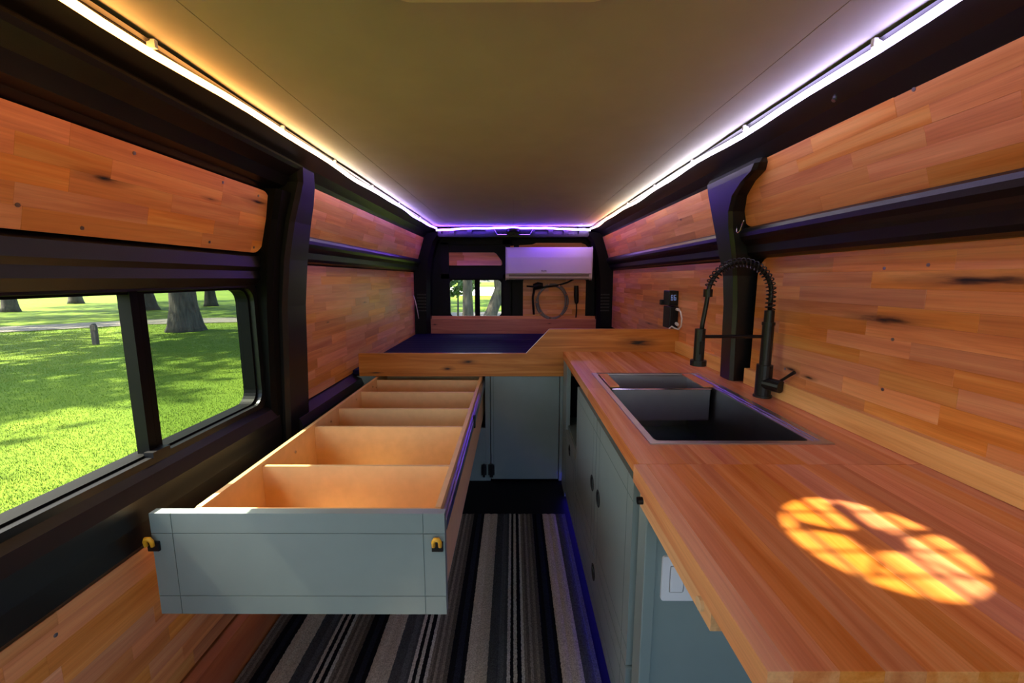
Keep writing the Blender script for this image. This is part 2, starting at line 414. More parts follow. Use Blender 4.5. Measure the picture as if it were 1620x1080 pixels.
extr('trim_7', rib(ribl, -1), 1.72, 4.06, 'black stamped rib on the left wall above the bed', bevel=0.004)
# lower left ledge under the far panel
extr('trim_8', rib([(0.965, 0.56), (0.885, 0.575), (0.872, 0.60), (0.885, 0.635), (0.945, 0.655), (0.965, 0.66)], -1), 1.70, 2.60, 'black ledge under the left bed wall panel', bevel=0.004)
# right post
secs = []
for z, xi, y0, y1 in ((0.796, 0.885, 1.700, 1.800), (1.10, 0.878, 1.700, 1.800), (1.22, 0.868, 1.698, 1.802), (1.30, 0.850, 1.685, 1.808), (1.40, 0.828, 1.680, 1.815), (1.46, 0.815, 1.665, 1.82), (1.51, 0.805, 1.625, 1.825), (1.545, 0.798, 1.555, 1.83), (1.565, 0.794, 1.485, 1.83), (1.585, 0.792, 1.465, 1.83), (1.60, 0.80, 1.465, 1.83), (1.605, 0.83, 1.465, 1.83)):
    b = 0.012
    secs.append([(xi+b, y0, z), (xi, y0+b, z), (xi, y1-b, z), (xi+b, y1, z), (0.97, y1, z), (0.97, y0, z)])
struct('trim_9', loft(secs), 'black', label='black vertical van post between the right wall panels', bevel=0.004)
# left door frame: pillar + header
secs = []
for z, xi, y0, y1 in ((0.0, 0.90, 1.62, 1.80), (0.55, 0.89, 1.62, 1.80), (1.10, 0.868, 1.625, 1.80), (1.28, 0.848, 1.63, 1.80), (1.42, 0.82, 1.635, 1.79), (1.50, 0.796, 1.635, 1.775), (1.56, 0.776, 1.63, 1.75), (1.606, 0.760, 1.60, 1.715)):
    b = 0.014
    secs.append([(-xi-b, y0, z), (-xi, y0+b, z), (-xi, y1-b, z), (-xi-b, y1, z), (-0.97, y1, z), (-0.97, y0, z)])
struct('trim_10', loft(secs), 'black', label='black door pillar left between window and bed', bevel=0.005)
secs = []
for z, xi, y0, y1 in ((0.60, 0.925, 1.565, 1.62), (1.10, 0.905, 1.565, 1.62), (1.28, 0.888, 1.565, 1.63), (1.42, 0.862, 1.565, 1.635), (1.52, 0.83, 1.55, 1.63)):
    secs.append([(-xi, y0, z), (-xi+0.012, y0+0.02, z), (-xi+0.012, y1, z), (-0.97, y1, z), (-0.97, y0, z)])
struct('trim_11', loft(secs), 'rubber', label='rubber door seal beside the left pillar', bevel=0.004)
hp = [(0.955, 1.50), (0.885, 1.512), (0.866, 1.535), (0.840, 1.545), (0.815, 1.575), (0.772, 1.596), (0.764, 1.606), (0.772, 1.616), (0.83, 1.625), (0.95, 1.63)]
extr('trim_12', rib(hp, -1), -0.9, 1.64, 'black header beam over the sliding door', bevel=0.003)
# band between upper door panel and window, ledge below the window
bp = [(0.966, 1.17), (0.935, 1.185), (0.918, 1.21), (0.922, 1.235), (0.912, 1.25), (0.915, 1.285), (0.93, 1.30), (0.966, 1.31)]
extr('trim_13', rib(bp, -1), -0.9, 1.60, 'black door band above the side window', bevel=0.003)
lp = [(0.966, 0.50), (0.935, 0.53), (0.912, 0.56), (0.905, 0.62), (0.908, 0.68), (0.92, 0.715), (0.945, 0.738), (0.966, 0.745)]
extr('trim_14', rib(lp, -1), -0.9, 1.60, 'black padded ledge below the side window', bevel=0.004)
# rear header beam with cut-outs
hd = struct('trim_15', plate(rrect(-0.69, 0.69, 1.585, 1.655, 0.012, 3), [rrect(a, b, 1.607, 1.645, 0.014, 4) for a, b in ((-0.66, -0.58), (-0.54, -0.42), (-0.38, -0.25), (0.19, 0.32), (0.36, 0.46), (0.50, 0.60))], fXZ, 3.99, 4.01), 'black', label='black rear roof beam with oval cut-outs')
obj('beam_back', box(-0.69, 0.69, 4.05, 4.06, 1.585, 1.67), 'black', hd)
obj('latch_plate', prism([(-0.145, 1.60), (0.150, 1.60), (0.185, 1.66), (-0.18, 1.66)], fXZ, 3.955, 3.985), 'black_plastic', hd, bevel=0.004)
obj('latch_plate_rim', tube([(-0.18, 3.953, 1.657), (-0.145, 3.953, 1.60), (0.15, 3.953, 1.60), (0.185, 3.953, 1.657)], 0.003, 6), 'zinc', hd)
pk = tag(obj('puck_light', loc(prism(circle(0, 3.93, 0.055, 24), fXY, 1.622, 1.648), type('o', (), {'location': (0, 3.93, 1.62)})), 'black_plastic', bevel=0.006), 'small round black puck light at the middle of the rear LED strip', 'light'); pk.location = (0, 3.93, 1.62)

# ------------------------------------------------------------------ wood wall panels
def wall_panel(side, name_label, yz, pz, x_at, rows=0.043, lmin=0.16, lmax=0.46, screws=(), knots=(), seed=1, mat='wood', thick=0.014):
    """yz: outline as (Y, z); pz = (x0,z0,x1,z1) lean line, side -1 left / +1 right"""
    x0, z0, x1, z1 = pz
    ey = Vector((x1-x0, 0, z1-z0)).normalized(); ex = Vector((0, -side, 0)); ez = ex.cross(ey)
    o = thing('wood_wall_panel', name_label, 'wall panel')
    Yc = max(p[0] for p in yz) if side > 0 else min(p[0] for p in yz)
    org = Vector((x0, Yc, z0))
    mat4 = Matrix((ex, ey, ez)).transposed().to_4x4(); mat4.translation = org
    o.matrix_world = mat4
    k = (z1-z0)/math.hypot(x1-x0, z1-z0)
    tol = lambda Y, z: ((Yc-Y)*side if side > 0 else (Y-Yc), (z-z0)/k)
    outl = [tol(*p) for p in yz]
    if side > 0: outl = outl[::-1]
    bm = bmesh.new(); prism(outl, fXY, -0.002, 0.003, bm); obj('backing_board', bm, 'backing', o)
    kl = []
    if knots:
        ks = [(*tol(Y, z), rx, ry) for Y, z, rx, ry in knots]
        for q in ks: kl.append((q, wood('wood_knot', WL, WM, WD, knots=[q])))
    staves(o, outl, rows, lmin, lmax, thick, mat, 0, random.Random(seed), knot_list=kl)
    for Y, z in screws:
        a, b = tol(Y, z); bm = bmesh.new(); prism(circle(a, b, 0.0042, 10), fXY, thick, thick+0.0012, bm)
        prism(circle(a, b, 0.0018, 6), fXY, thick+0.0012, thick+0.0016, bm)
        obj('screw', bm, 'screw', o)
    return o
G = None
wall_panel(1, 'large lower wood wall panel on the right behind the faucet and counter', rrect(-0.4, 1.665, 0.80, 1.290, 0.075, 6, (0, 0, 1, 0)), (0.955, 0.80, 0.955, 1.29), 0,
           screws=((1.10, 1.235), (0.985, 1.24), (1.05, 1.06), (1.06, 0.93), (1.45, 0.90), (0.72, 0.91)), knots=((1.085, 1.106, 0.17, 0.022), (0.86, 1.205, 0.26, 0.022), (1.42, 0.905, 0.07, 0.012), (1.33, 0.897, 0.05, 0.010)), seed=11)
wall_panel(1, 'upper wood wall panel on the right near the camera above the long black rib', rrect(-0.4, 1.69, 1.405, 1.625, 0.05, 6, (0, 1, 0.6, 0)), (0.905, 1.405, 0.832, 1.625), 0, seed=23,
           rows=0.040, screws=((0.95, 1.60),))
wall_panel(1, 'lower wood wall panel on the right beside the bed, behind the socket box', rrect(1.79, 4.10, 0.75, 1.282, 0.03, 4, (0, 0, 0.5, 1)), (0.955, 0.75, 0.952, 1.282), 0, seed=31, knots=((2.95, 0.90, 0.10, 0.010), (2.5, 0.88, 0.05, 0.007)))
wall_panel(1, 'upper wood wall panel on the right at the rear above the bed', rrect(1.80, 4.10, 1.402, 1.592, 0.02, 4, (1, 1, 0.3, 0.3)), (0.905, 1.402, 0.842, 1.592), 0, seed=41, rows=0.040, knots=((2.25, 1.51, 0.02, 0.009),))
wall_panel(-1, 'upper wood wall panel on the left above the side window', rrect(-0.4, 1.575, 1.302, 1.512, 0.055, 6, (0, 1, 1, 0)), (-0.925, 1.302, -0.872, 1.512), 0, seed=53, rows=0.042,
           screws=((1.02, 1.495), (1.32, 1.495), (1.50, 1.49), (1.30, 1.32), (0.92, 1.318), (1.52, 1.32), (0.80, 1.345)), knots=((0.955, 1.425, 0.085, 0.018), (1.50, 1.470, 0.10, 0.020), (1.28, 1.44, 0.05, 0.009)))
wall_panel(-1, 'upper wood wall panel on the left at the rear above the bed', rrect(1.80, 4.10, 1.392, 1.585, 0.02, 4, (1, 1, 0.3, 0.3)), (-0.905, 1.392, -0.845, 1.585), 0, seed=61, rows=0.040)
wall_panel(-1, 'large lower wood wall panel on the left beside the bed', rrect(1.805, 4.10, 0.66, 1.268, 0.03, 4, (1, 0, 0.5, 0.6)), (-0.955, 0.66, -0.952, 1.268), 0, seed=71, knots=((2.15, 0.99, 0.03, 0.007), (2.7, 1.06, 0.05, 0.006), (3.5, 0.93, 0.03, 0.008)))
wall_panel(-1, 'low wood panel on the sliding door below the window ledge', rrect(-0.4, 1.56, 0.105, 0.545, 0.02, 3, (0, 0, 0, 0)), (-0.935, 0.105, -0.935, 0.545), 0, seed=83, rows=0.045, screws=((0.76, 0.50), (1.2, 0.51)))
bm = prism([(-0.935, 0.0), (-0.845, 0.0), (-0.895, 0.082), (-0.935, 0.094)], fXZ, -0.4, 1.7)
o = struct('baseboard_left', bm, wood('sill_wood', srgb(196, 122, 76), srgb(174, 98, 58), srgb(140, 74, 40), 0.4, axis=1, vlo=0.95, vhi=1.0), label='sloped wooden sill board at the foot of the sliding door', bevel=0.002)

# ------------------------------------------------------------------ side window (left)
w1 = bpy.data.objects.new('window_1', None); COL.objects.link(w1); w1['kind'] = 'structure'; w1['label'] = 'black framed sliding side window on the left'
def ring(a0, a1, b0, b1, r, w, t0, t1, fn, name, mat, parent, bev=0.004):
    return obj(name, plate(rrect(a0, a1, b0, b1, r+w), [rrect(a0+w, a1-w, b0+w, b1-w, r)], fn, t0, t1), mat, parent, bevel=0)
obj('window_frame', plate([(WY0-0.03, WZ0-0.03), (WY1+0.03, WZ0-0.03), (WY1+0.03, WZ1+0.03), (WY0-0.03, WZ1+0.03)], [rrect(WY0+0.012, WY1-0.014, WZ0+0.014, WZ1-0.012, 0.045)], fYZ, -1.0, -0.955), 'rubber', w1)
obj('window_frame', plate(rrect(WY0-0.022, WY1+0.022, WZ0-0.022, WZ1+0.02, 0.06), [rrect(WY0+0.004, WY1-0.006, WZ0+0.006, WZ1-0.004, 0.05)], fYZ, -0.955, -0.937), 'black_plastic', w1)
obj('mullion', box(-0.982, -0.950, 1.058, 1.082, WZ0, WZ1), 'rubber', w1, bevel=0.004)
obj('mullion', box(-0.992, -0.960, 1.094, 1.112, WZ0, WZ1), 'rubber', w1, bevel=0.003)
obj('mullion', box(-0.990, -0.975, 1.080, 1.096, WZ0, WZ1), plain('mullion_green', (0.02, 0.035, 0.022), 0.35, bmp=0), w1)
M['glass_clear'] = glass('window_glass', (0.96, 0.97, 0.95)); M['glass_tint'] = glass('window_glass_tinted', (0.66, 0.70, 0.68))
obj('glass_pane', box(-0.984, -0.981, WY0, 1.07, WZ0, WZ1), 'glass_clear', w1)
obj('glass_pane', box(-0.991, -0.988, 1.09, WY1, WZ0, WZ1), 'glass_tint', w1)
obj('sill_track', box(-0.968, -0.935, WY0, WY1-0.04, WZ0-0.004, WZ0+0.008), 'black_plastic', w1, bevel=0.002)
obj('window_latch', box(-0.955, -0.930, 1.045, 1.10, WZ0+0.006, WZ0+0.022), 'black_plastic', w1, bevel=0.004)

# rear door window
w2 = bpy.data.objects.new('window_2', None); COL.objects.link(w2); w2['kind'] = 'structure'; w2['label'] = 'small two-pane window in the left rear door'
a0, a1, b0, b1 = win_r
obj('window_frame', plate(rrect(a0-0.03, a1+0.03, b0-0.03, b1+0.03, 0.06), [rrect(a0, a1, b0, b1, 0.035)], fXZ, RY-0.012, RY+0.012), 'rubber', w2)
xm = -0.350
obj('mullion', box(xm-0.028, xm+0.022, RY+0.005, RY+0.03, b0, b1), 'rubber', w2)
obj('glass_pane', box(a0-0.005, xm, RY+0.016, RY+0.019, b0-0.005, b1+0.005), 'glass_clear', w2)
obj('glass_pane', box(xm, a1+0.005, RY+0.022, RY+0.025, b0-0.005, b1+0.005), 'glass_clear', w2)
# rear door wood inserts
def door_wood(label, poly, seed):
    o = thing('door_panel', label, 'door panel', (0, RY-0.004, 0)); o.rotation_euler = (PI/2, 0, 0)
    bm = bmesh.new(); prism(poly, fXY, -0.003, 0.003, bm); obj('backing_board', bm, 'backing', o)
    staves(o, poly, 0.045, 0.2, 0.5, 0.012, 'wood', 0, random.Random(seed)); return o
door_wood('slim wood insert with a cut corner on the left rear door', [(-0.685, 1.345), (-0.67, 1.332), (-0.118, 1.332), (-0.108, 1.345), (-0.112, 1.375), (-0.165, 1.445), (-0.185, 1.455), (-0.67, 1.455), (-0.685, 1.44)], 5)
door_wood('wood insert above the air conditioner on the right rear door', [(-0.06, 1.45), (0.72, 1.45), (0.72, 1.50), (0.69, 1.53), (0.65, 1.545), (0.22, 1.545), (0.18, 1.53), (-0.06, 1.515)], 6)
door_wood('square wood insert behind the coiled hose on the right rear door', rrect(0.095, 0.705, 0.60, 1.20, 0.02, 3), 8)

# ------------------------------------------------------------------ LED strip (addressable colours along its length)
def led_mat(name, axis, lo, hi, stops, strength):
    m = bpy.data.materials.new(name); m.use_nodes = True; n = m.node_tree; n.nodes.clear()
    o = n.nodes.new('ShaderNodeOutputMaterial'); e = n.nodes.new('ShaderNodeEmission'); co = objco(n)
    sp = n.nodes.new('ShaderNodeSeparateXYZ'); n.links.new(co, sp.inputs[0])
    mr = n.nodes.new('ShaderNodeMapRange'); mr.inputs['From Min'].default_value = lo; mr.inputs['From Max'].default_value = hi
    n.links.new(sp.outputs[axis], mr.inputs['Value'])
    n.links.new(ramp(n, mr.outputs[0], stops), e.inputs['Color']); e.inputs['Strength'].default_value = strength
    n.links.new(e.outputs[0], o.inputs[0]); return m
led = thing('led_strip', 'glowing multicolour LED strip running along the ceiling edges', 'led strip')
LZ = 1.646
def wav(y, ph): return 0.004*math.sin(y*5.1+ph)+0.003*math.sin(y*11.3+ph*2)
OR, WW, LAV, PUR, BLU, WH = (1.0, 0.40, 0.09), (1.0, 0.70, 0.38), (0.52, 0.38, 1.0), (0.30, 0.10, 1.0), (0.14, 0.05, 1.0), (0.92, 0.82, 1.0)
ysl = [-0.2+0.1*i for i in range(41)] + [3.90]
S_LED = 13.0
obj('led_run', tube([(-0.700+wav(y, 0.3)+(0.05*max(0, y-3.7)), y, LZ+0.5*wav(y, 1)) for y in ysl], 0.0078, 8), led_mat('led_left', 1, 0.0, 4.0, [(0.0, OR), (0.27, OR), (0.33, (1.0, 0.50, 0.18)), (0.42, WW), (0.55, (0.9, 0.74, 0.8)), (0.72, LAV), (1.0, PUR)], S_LED), led, True)
obj('led_run', tube([(0.700+wav(y, 2.1)-(0.05*max(0, y-3.7)), y, LZ+0.5*wav(y, 4)) for y in ysl], 0.0078, 8), led_mat('led_right', 1, 0.0, 4.0, [(0.0, LAV), (0.28, (0.66, 0.56, 1.0)), (0.45, WH), (0.62, (1.0, 0.86, 0.80)), (0.74, (1.0, 0.62, 0.40)), (0.86, (1.0, 0.40, 0.22)), (0.96, (0.9, 0.35, 0.55)), (1.0, LAV)], S_LED), led, True)
obj('led_run', tube([(-0.690+1.38*i/24, 3.925, LZ+0.010-0.02*abs(i/12-1)**2+0.5*wav(i*0.2, 3)) for i in range(25)], 0.0078, 8), led_mat('led_rear', 0, -0.7, 0.7, [(0.0, PUR), (0.2, BLU), (0.62, BLU), (0.85, PUR), (1.0, LAV)], S_LED*3.2), led, True)
for s in (-1, 1):
    for y in (0.9, 1.37, 1.75, 2.2, 2.7, 3.3):
        obj('clip', box(s*0.7-0.008, s*0.7+0.008, y-0.004, y+0.004, LZ+0.005, LZ+0.020), 'cable_white', led)
    obj('strip_wire', tube([(s*0.703+s*0.008, y, LZ+0.014+0.3*wav(y, 1)) for y in ysl], 0.002, 6), 'black_plastic', led)

# ------------------------------------------------------------------ right kitchen: counter
CT = 0.795
SX0, SX1, SY0, SY1 = 0.352, 0.805, 1.035, 1.835
counter = thing('kitchen_counter', 'long reddish butcher block counter holding the steel sink', 'counter', (0, 0, CT-0.04))
def cstaves(parent, x0, x1, y0, y1, hole, zt, seed, lmin=0.5, lmax=1.3, w=0.046, mat='wood_counter'):
    rng = random.Random(seed); xs = [x0]
    while xs[-1] < x1-1e-4:
        nx = xs[-1]+w*rng.uniform(0.85, 1.15)
        if hole:
            for h in hole[:2]:
                if xs[-1] < h-1e-4 and abs(nx-h) < w*0.55: nx = h
                elif xs[-1] < h-1e-4 < nx: nx = h
        if x1-nx < w*0.5: nx = x1
        xs.append(nx)
    for a, b in zip(xs, xs[1:]):
        spans = [(y0, y1)]
        if hole and a >= hole[0]-1e-4 and b <= hole[1]+1e-4: spans = [(y0, hole[2]), (hole[3], y1)]
        for s0, s1 in spans:
            y = s0
            while y < s1-1e-4:
                e = y+rng.uniform(lmin, lmax)
                if s1-e < lmin*0.4: e = s1
                link('stave', stave_mesh([(a, y), (b, y), (b, e), (a, e)], -zt, 0.0+0.04-0.0), mat, parent); y = e
cstaves(counter, 0.285, 0.945, 0.915, 2.405, (SX0, SX1, SY0, SY1), 0.0, 4)
ext = thing('counter_extension', 'near butcher block counter leaf with the sun patch on it', 'counter', (0, 0, CT-0.04))
cstaves(ext, 0.300, 0.945, 0.40, 0.913, None, 0.0, 9, lmin=0.35, lmax=0.9, w=0.05)
obj('edge_strip', box(0.272, 0.300, 0.40, 0.913, 0.0, 0.0398), wood('edge_wood', srgb(240, 180, 110), srgb(224, 150, 84), srgb(196, 118, 60), 0.35, axis=1, vlo=1, vhi=1.02), ext, bevel=0.003)
cl = obj('support_cleat', box(0.277, 0.315, 0.535, 0.87, -0.036, -0.0005), 'wood_pale', ext, bevel=0.003)
obj('bolt', tube([(0.2775, 0.565, -0.018), (0.272, 0.565, -0.018)], 0.010, 12), 'birch_edge', cl)
obj('hinge_knob', tube([(0.2775, 0.855, -0.016), (0.266, 0.855, -0.016)], 0.008, 12), 'black_plastic', cl)
# backsplash boards
bsk = wood('backsplash_wood', srgb(246, 204, 140), srgb(236, 182, 116), srgb(206, 140, 78), 0.42, axis=0, vlo=0.97, vhi=1.03)
def backsplash(label, y0, y1):
    o = thing('backsplash_board', label, 'backsplash', (0.94, y1, CT)); o.rotation_euler = (PI/2, 0, -PI/2)
    bm = bmesh.new(); prism([(0, 0.001), (y1-y0, 0.001), (y1-y0, 0.062), (0, 0.062)], fXY, 0, 0.02, bm); obj('board', bm, bsk, o, bevel=0.002); return o
backsplash('pale wood backsplash strip behind the faucet along the counter', -0.2, 1.668)
backsplash('short pale wood backsplash strip between black post and bed board', 1.803, 2.40)

# ------------------------------------------------------------------ sink
sk = thing('kitchen_sink', 'stainless steel workstation sink set into the butcher block counter', 'sink', (0, 0, CT))
def at(o, bm): return loc(bm, o)
rim = plate([(SX0-0.006, SY0-0.006), (SX1+0.006, SY0-0.006), (SX1+0.006, SY1+0.006), (SX0-0.006, SY1+0.006)], [rrect(SX0+0.012, SX1-0.045, SY0+0.012, SY1-0.03, 0.012, 4)], fXY, CT+0.0002, CT+0.003)
obj('rim', at(sk, rim), 'steel', sk)
bx0, bx1, by0, by1 = SX0+0.012, SX1-0.045, SY0+0.012, SY1-0.03
bm = bmesh.new()
for (a, b, c, d) in ((bx0-0.004, bx0, by0, by1), (bx1, bx1+0.004, by0, by1), (bx0-0.004, bx1+0.004, by0-0.004, by0), (bx0-0.004, bx1+0.004, by1, by1+0.004)): box(a, b, c, d, CT-0.23, CT+0.0002, bm)
box(bx0-0.004, bx1+0.004, by0-0.004, by1+0.004, CT-0.234, CT-0.23, bm)
obj('basin', at(sk, bm), 'steel_dark', sk)
for d in (0.0, 0.014):
    obj('ledge_rail', at(sk, box(bx1+0.010+d, bx1+0.014+d, by0, by1, CT+0.003, CT+0.006)), 'chrome', sk)
for d in (0.0, 0.012): obj('ledge_rail', at(sk, box(bx0, bx1+0.03, by1+0.008+d, by1+0.012+d, CT+0.003, CT+0.006)), 'chrome', sk)
bm = bmesh.new(); prism(circle(0.56, 1.35, 0.055, 24), fXY, CT-0.2295, CT-0.227, bm); dr = obj('drain', at(sk, bm), 'chrome', sk)
obj('drain_hole', at(sk, prism(circle(0.56, 1.35, 0.035, 20), fXY, CT-0.2275, CT-0.226)), 'black_matte', dr)
# hanging steel bin in the far half of the basin
bn = thing('sink_bin', 'steel drop-in bin with wooden end grips in the far end of the sink', 'bin', (0, 0, CT))
q = bmesh.new(); nx0, nx1, ny0, ny1 = bx0+0.012, bx1-0.010, 1.575, by1-0.006
for (a, b, c, d) in ((nx0, nx0+0.003, ny0, ny1), (nx1-0.003, nx1, ny0, ny1), (nx0, nx1, ny0, ny0+0.003), (nx0, nx1, ny1-0.003, ny1)): box(a, b, c, d, CT-0.125, CT-0.002, q)
box(nx0, nx1, ny0, ny1, CT-0.125, CT-0.122, q); obj('bin_body', at(bn, q), 'steel', bn)
for a, b in ((nx0-0.008, nx0+0.030), (nx1-0.024, nx1+0.014)):
    obj('end_grip', at(bn, box(a, b, ny0+0.01, ny1, CT+0.003, CT+0.009)), 'wood_counter', bn, bevel=0.002)
obj('bin_rim', at(bn, tube([(nx0, ny0, CT-0.001), (nx1, ny0, CT-0.001)], 0.003, 6)), 'chrome', bn)

# ------------------------------------------------------------------ faucet
FX, FY = 0.882, 1.47
fa = thing('faucet', 'tall matte black spring faucet standing behind the sink', 'faucet', (FX, FY, CT))
def fcyl(name, z0, z1, r, par=fa, x=0, y=0, n=20): return obj(name, prism(circle(x, y, r, n), fXY, z0, z1), 'faucet', par, bevel=0.002)
fcyl('base', 0.0, 0.008, 0.030); fcyl('lower_body', 0.008, 0.115, 0.026); fcyl('upper_body', 0.115, 0.26, 0.0185); fcyl('collar', 0.255, 0.265, 0.021); fcyl('spring_seat', 0.262, 0.305, 0.016)
hn = obj('handle', tube([(0.0, -0.010, 0.052), (0.026, -0.058, 0.050)], 0.022, 16), 'faucet', fa, bevel=0.003)
obj('lever', tube([(0.024, -0.046, 0.064), (0.034, -0.072, 0.088), (0.042, -0.096, 0.110)], [0.0048, 0.0048, 0.006], 10), 'faucet', hn)
AR = 0.108
arch = [(0, 0, 0.30), (0, 0, 0.345)] + [(-AR+AR*math.cos(t), 0, 0.360+AR*math.sin(t)) for t in [PI*i/28 for i in range(29)]]
hose_path = arch + [(-2*AR-0.004, 0, 0.32), (-2*AR-0.012, 0, 0.26), (-2*AR-0.016, 0, 0.20)]
obj('hose', tube(hose_path, 0.0075, 10), 'faucet', fa, True)
spring = []
P = [Vector(p) for p in arch]
cum = [0]
for a, b in zip(P, P[1:]): cum.append(cum[-1]+(b-a).length)
N = 26*14
for i in range(N+1):
    s = cum[-1]*0.93*i/N; j = max(k for k in range(len(cum)) if cum[k] <= s+1e-9); j = min(j, len(P)-2)
    t = (s-cum[j])/(cum[j+1]-cum[j]); p = P[j].lerp(P[j+1], t); d = (P[j+1]-P[j]).normalized(); u = Vector((0, 1, 0)); w = d.cross(u)
    a = 2*PI*26*i/N; spring.append(p+(u*math.cos(a)+w*math.sin(a))*0.0145)
obj('spring', tube(spring, 0.0022, 5), 'faucet', fa, True)
fcyl('hose_clamp', 0.352, 0.378, 0.015, x=-2*AR)
hx = -2*AR-0.018
sp = fcyl('spray_head', 0.130, 0.242, 0.0175, x=hx); fcyl('spray_nozzle', 0.113, 0.132, 0.027, sp, x=hx); obj('spray_button', box(hx-0.006, hx+0.006, -0.022, -0.016, 0.155, 0.20), 'black_plastic', sp, bevel=0.002)
obj('docking_arm', tube([(0, 0, 0.215), (hx+0.012, 0, 0.215)], 0.006, 10), 'faucet', fa)

# ------------------------------------------------------------------ right cabinets
cab = thing('kitchen_cabinet', 'pale teal cabinet run under the counter with round finger holes', 'cabinet', (0.30, 0.88, 0))
cx = 0.300
def cadd(name, bm, mat='teal', par=cab, **k): return obj(name, loc(bm, cab), mat, par, **k)
cadd('end_panel', box(cx+0.004, 0.945, 0.88, 0.90, 0.0, CT-0.041), bevel=0.002)
cadd('corner_stile', box(cx-0.006, cx+0.022, 0.875, 0.93, 0.0, CT-0.041), bevel=0.003)
cadd('carcass', box(cx+0.02, 0.94, 0.93, 1.835, 0.0, CT-0.26), 'black_matte')
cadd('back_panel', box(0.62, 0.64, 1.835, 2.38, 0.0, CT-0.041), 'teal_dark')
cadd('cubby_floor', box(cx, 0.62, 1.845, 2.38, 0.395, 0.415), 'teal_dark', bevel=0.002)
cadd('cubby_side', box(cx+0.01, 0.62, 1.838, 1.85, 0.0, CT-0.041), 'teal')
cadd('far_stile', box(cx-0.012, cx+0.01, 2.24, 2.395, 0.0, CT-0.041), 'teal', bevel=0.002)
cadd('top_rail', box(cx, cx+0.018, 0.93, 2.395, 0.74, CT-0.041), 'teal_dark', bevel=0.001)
cadd('bottom_rail', box(cx+0.02, cx+0.04, 0.93, 2.395, 0.0, 0.06), 'black_matte')
def cdoor(label, y0, y1, z0, z1, hole):
    bm = plate(rrect(y0, y1, z0, z1, 0.006, 3), [circle(hole[0], hole[1], 0.026, 24)], fYZ, cx-0.016, cx+0.003)
    d = cadd('door', bm); d['label'] = label
    bm = bmesh.new(); plate(circle(hole[0], hole[1], 0.0285, 24), [circle(hole[0], hole[1], 0.0225, 24)], fYZ, cx-0.0175, cx+0.004, bm); prism(circle(hole[0], hole[1], 0.0275, 24), fYZ, cx-0.004, cx+0.012, bm); cadd('hole_shade', bm, 'black_matte', d)  # black ring and disc stand in for the shade inside the hole
    for (a0, a1, b0, b1) in ((y0+0.05, y0+0.052, z0, z1), (y1-0.052, y1-0.05, z0, z1), (y0, y1, z0+0.05, z0+0.052), (y0, y1, z1-0.052, z1-0.05)):
        cadd('groove_shade', box(cx-0.0163, cx-0.0155, a0, a1, b0, b1), 'teal_dark', d)  # darker raised strip stands in for the shade in a routed groove
    return d
cdoor('near upper cabinet door', 0.945, 1.386, 0.243, 0.738, (1.335, 0.482))
cdoor('far upper cabinet door', 1.392, 1.834, 0.243, 0.738, (1.445, 0.482))
cdoor('low wide cabinet door', 0.945, 1.834, 0.045, 0.237, (1.378, 0.180))
cdoor('lower far cabinet door under the open cubby', 1.84, 2.24, 0.045, 0.393, (2.05, 0.352))
sw = tag(obj('switch_plate', loc(plate(rrect(0.335, 0.455, 0.486, 0.594, 0.006, 3), [rrect(0.352, 0.385, 0.507, 0.573, 0.003, 2), rrect(0.405, 0.438, 0.507, 0.573, 0.003, 2)], fXZ, 0.873, 0.8795), type('o', (), {'location': (0.395, 0.876, 0.54)})), 'white'), 'white double switch and socket plate on the teal cabinet end', 'switch'); sw.location = (0.395, 0.876, 0.54)
def swp(name, bm, mat): return obj(name, loc(bm, sw), mat, sw, bevel=0.001)
swp('rocker', box(0.354, 0.383, 0.871, 0.878, 0.509, 0.571), 'white')
swp('outlet_face', box(0.407, 0.436, 0.874, 0.878, 0.509, 0.571), 'white')
swp('outlet_slot', box(0.413, 0.415, 0.8725, 0.874, 0.548, 0.560), 'black_plastic'); swp('outlet_slot', box(0.426, 0.428, 0.8725, 0.874, 0.548, 0.560), 'black_plastic')
# blue LED under the cabinet edge
bl = bpy.data.materials.new('blue_led'); bl.use_nodes = True; n = bl.node_tree; n.nodes.clear()
o_ = n.nodes.new('ShaderNodeOutputMaterial'); e_ = n.nodes.new('ShaderNodeEmission'); co = objco(n)
n.links.new(ramp(n, noise(n, co, 3.0), [(0.3, (0.03, 0.03, 1.0)), (0.7, (0.07, 0.03, 1.0))]), e_.inputs['Color']); e_.inputs['Strength'].default_value = 9.0; n.links.new(e_.outputs[0], o_.inputs[0])
tag(obj('toe_led_strip', box(cx-0.006, cx, 0.95, 2.41, 0.028, 0.034), bl), 'blue LED strip along the foot of the teal cabinets', 'led strip')

# ------------------------------------------------------------------ bed: cabinet, boards, platform
bedcab = thing('bed_cabinet', 'teal cabinet front under the bed with a hinged door', 'cabinet', (0, 2.43, 0))
def badd(name, bm, mat='teal', par=bedcab, **k): return obj(name, loc(bm, bedcab), mat, par, **k)
BY = 2.425
dr_ = badd('door', box(-0.132, 0.270, BY, BY+0.018, 0.012, 0.645), bevel=0.003)
for z in (0.075,):
    for a, b in ((-0.190, -0.160), (-0.150, -0.112)):
        badd('hinge', box(a, b, BY-0.016, BY+0.0, z-0.032, z+0.032), 'black_plastic', dr_, bevel=0.003)
        badd('hinge', box(a+0.008, b-0.008, BY-0.024, BY-0.015, z-0.042, z+0.042), 'black_plastic', dr_, bevel=0.003)
badd('stile', box(-0.165, -0.136, BY+0.002, BY+0.03, 0.0, 0.645), bevel=0.002)
badd('right_stile', box(0.274, 0.30, BY+0.002, BY+0.03, 0.0, 0.645), bevel=0.002)
badd('groove_shade', box(-0.118, -0.116, BY-0.0006, BY+0.001, 0.012, 0.645), 'teal_dark', dr_)  # groove shade given as a darker strip on the door face
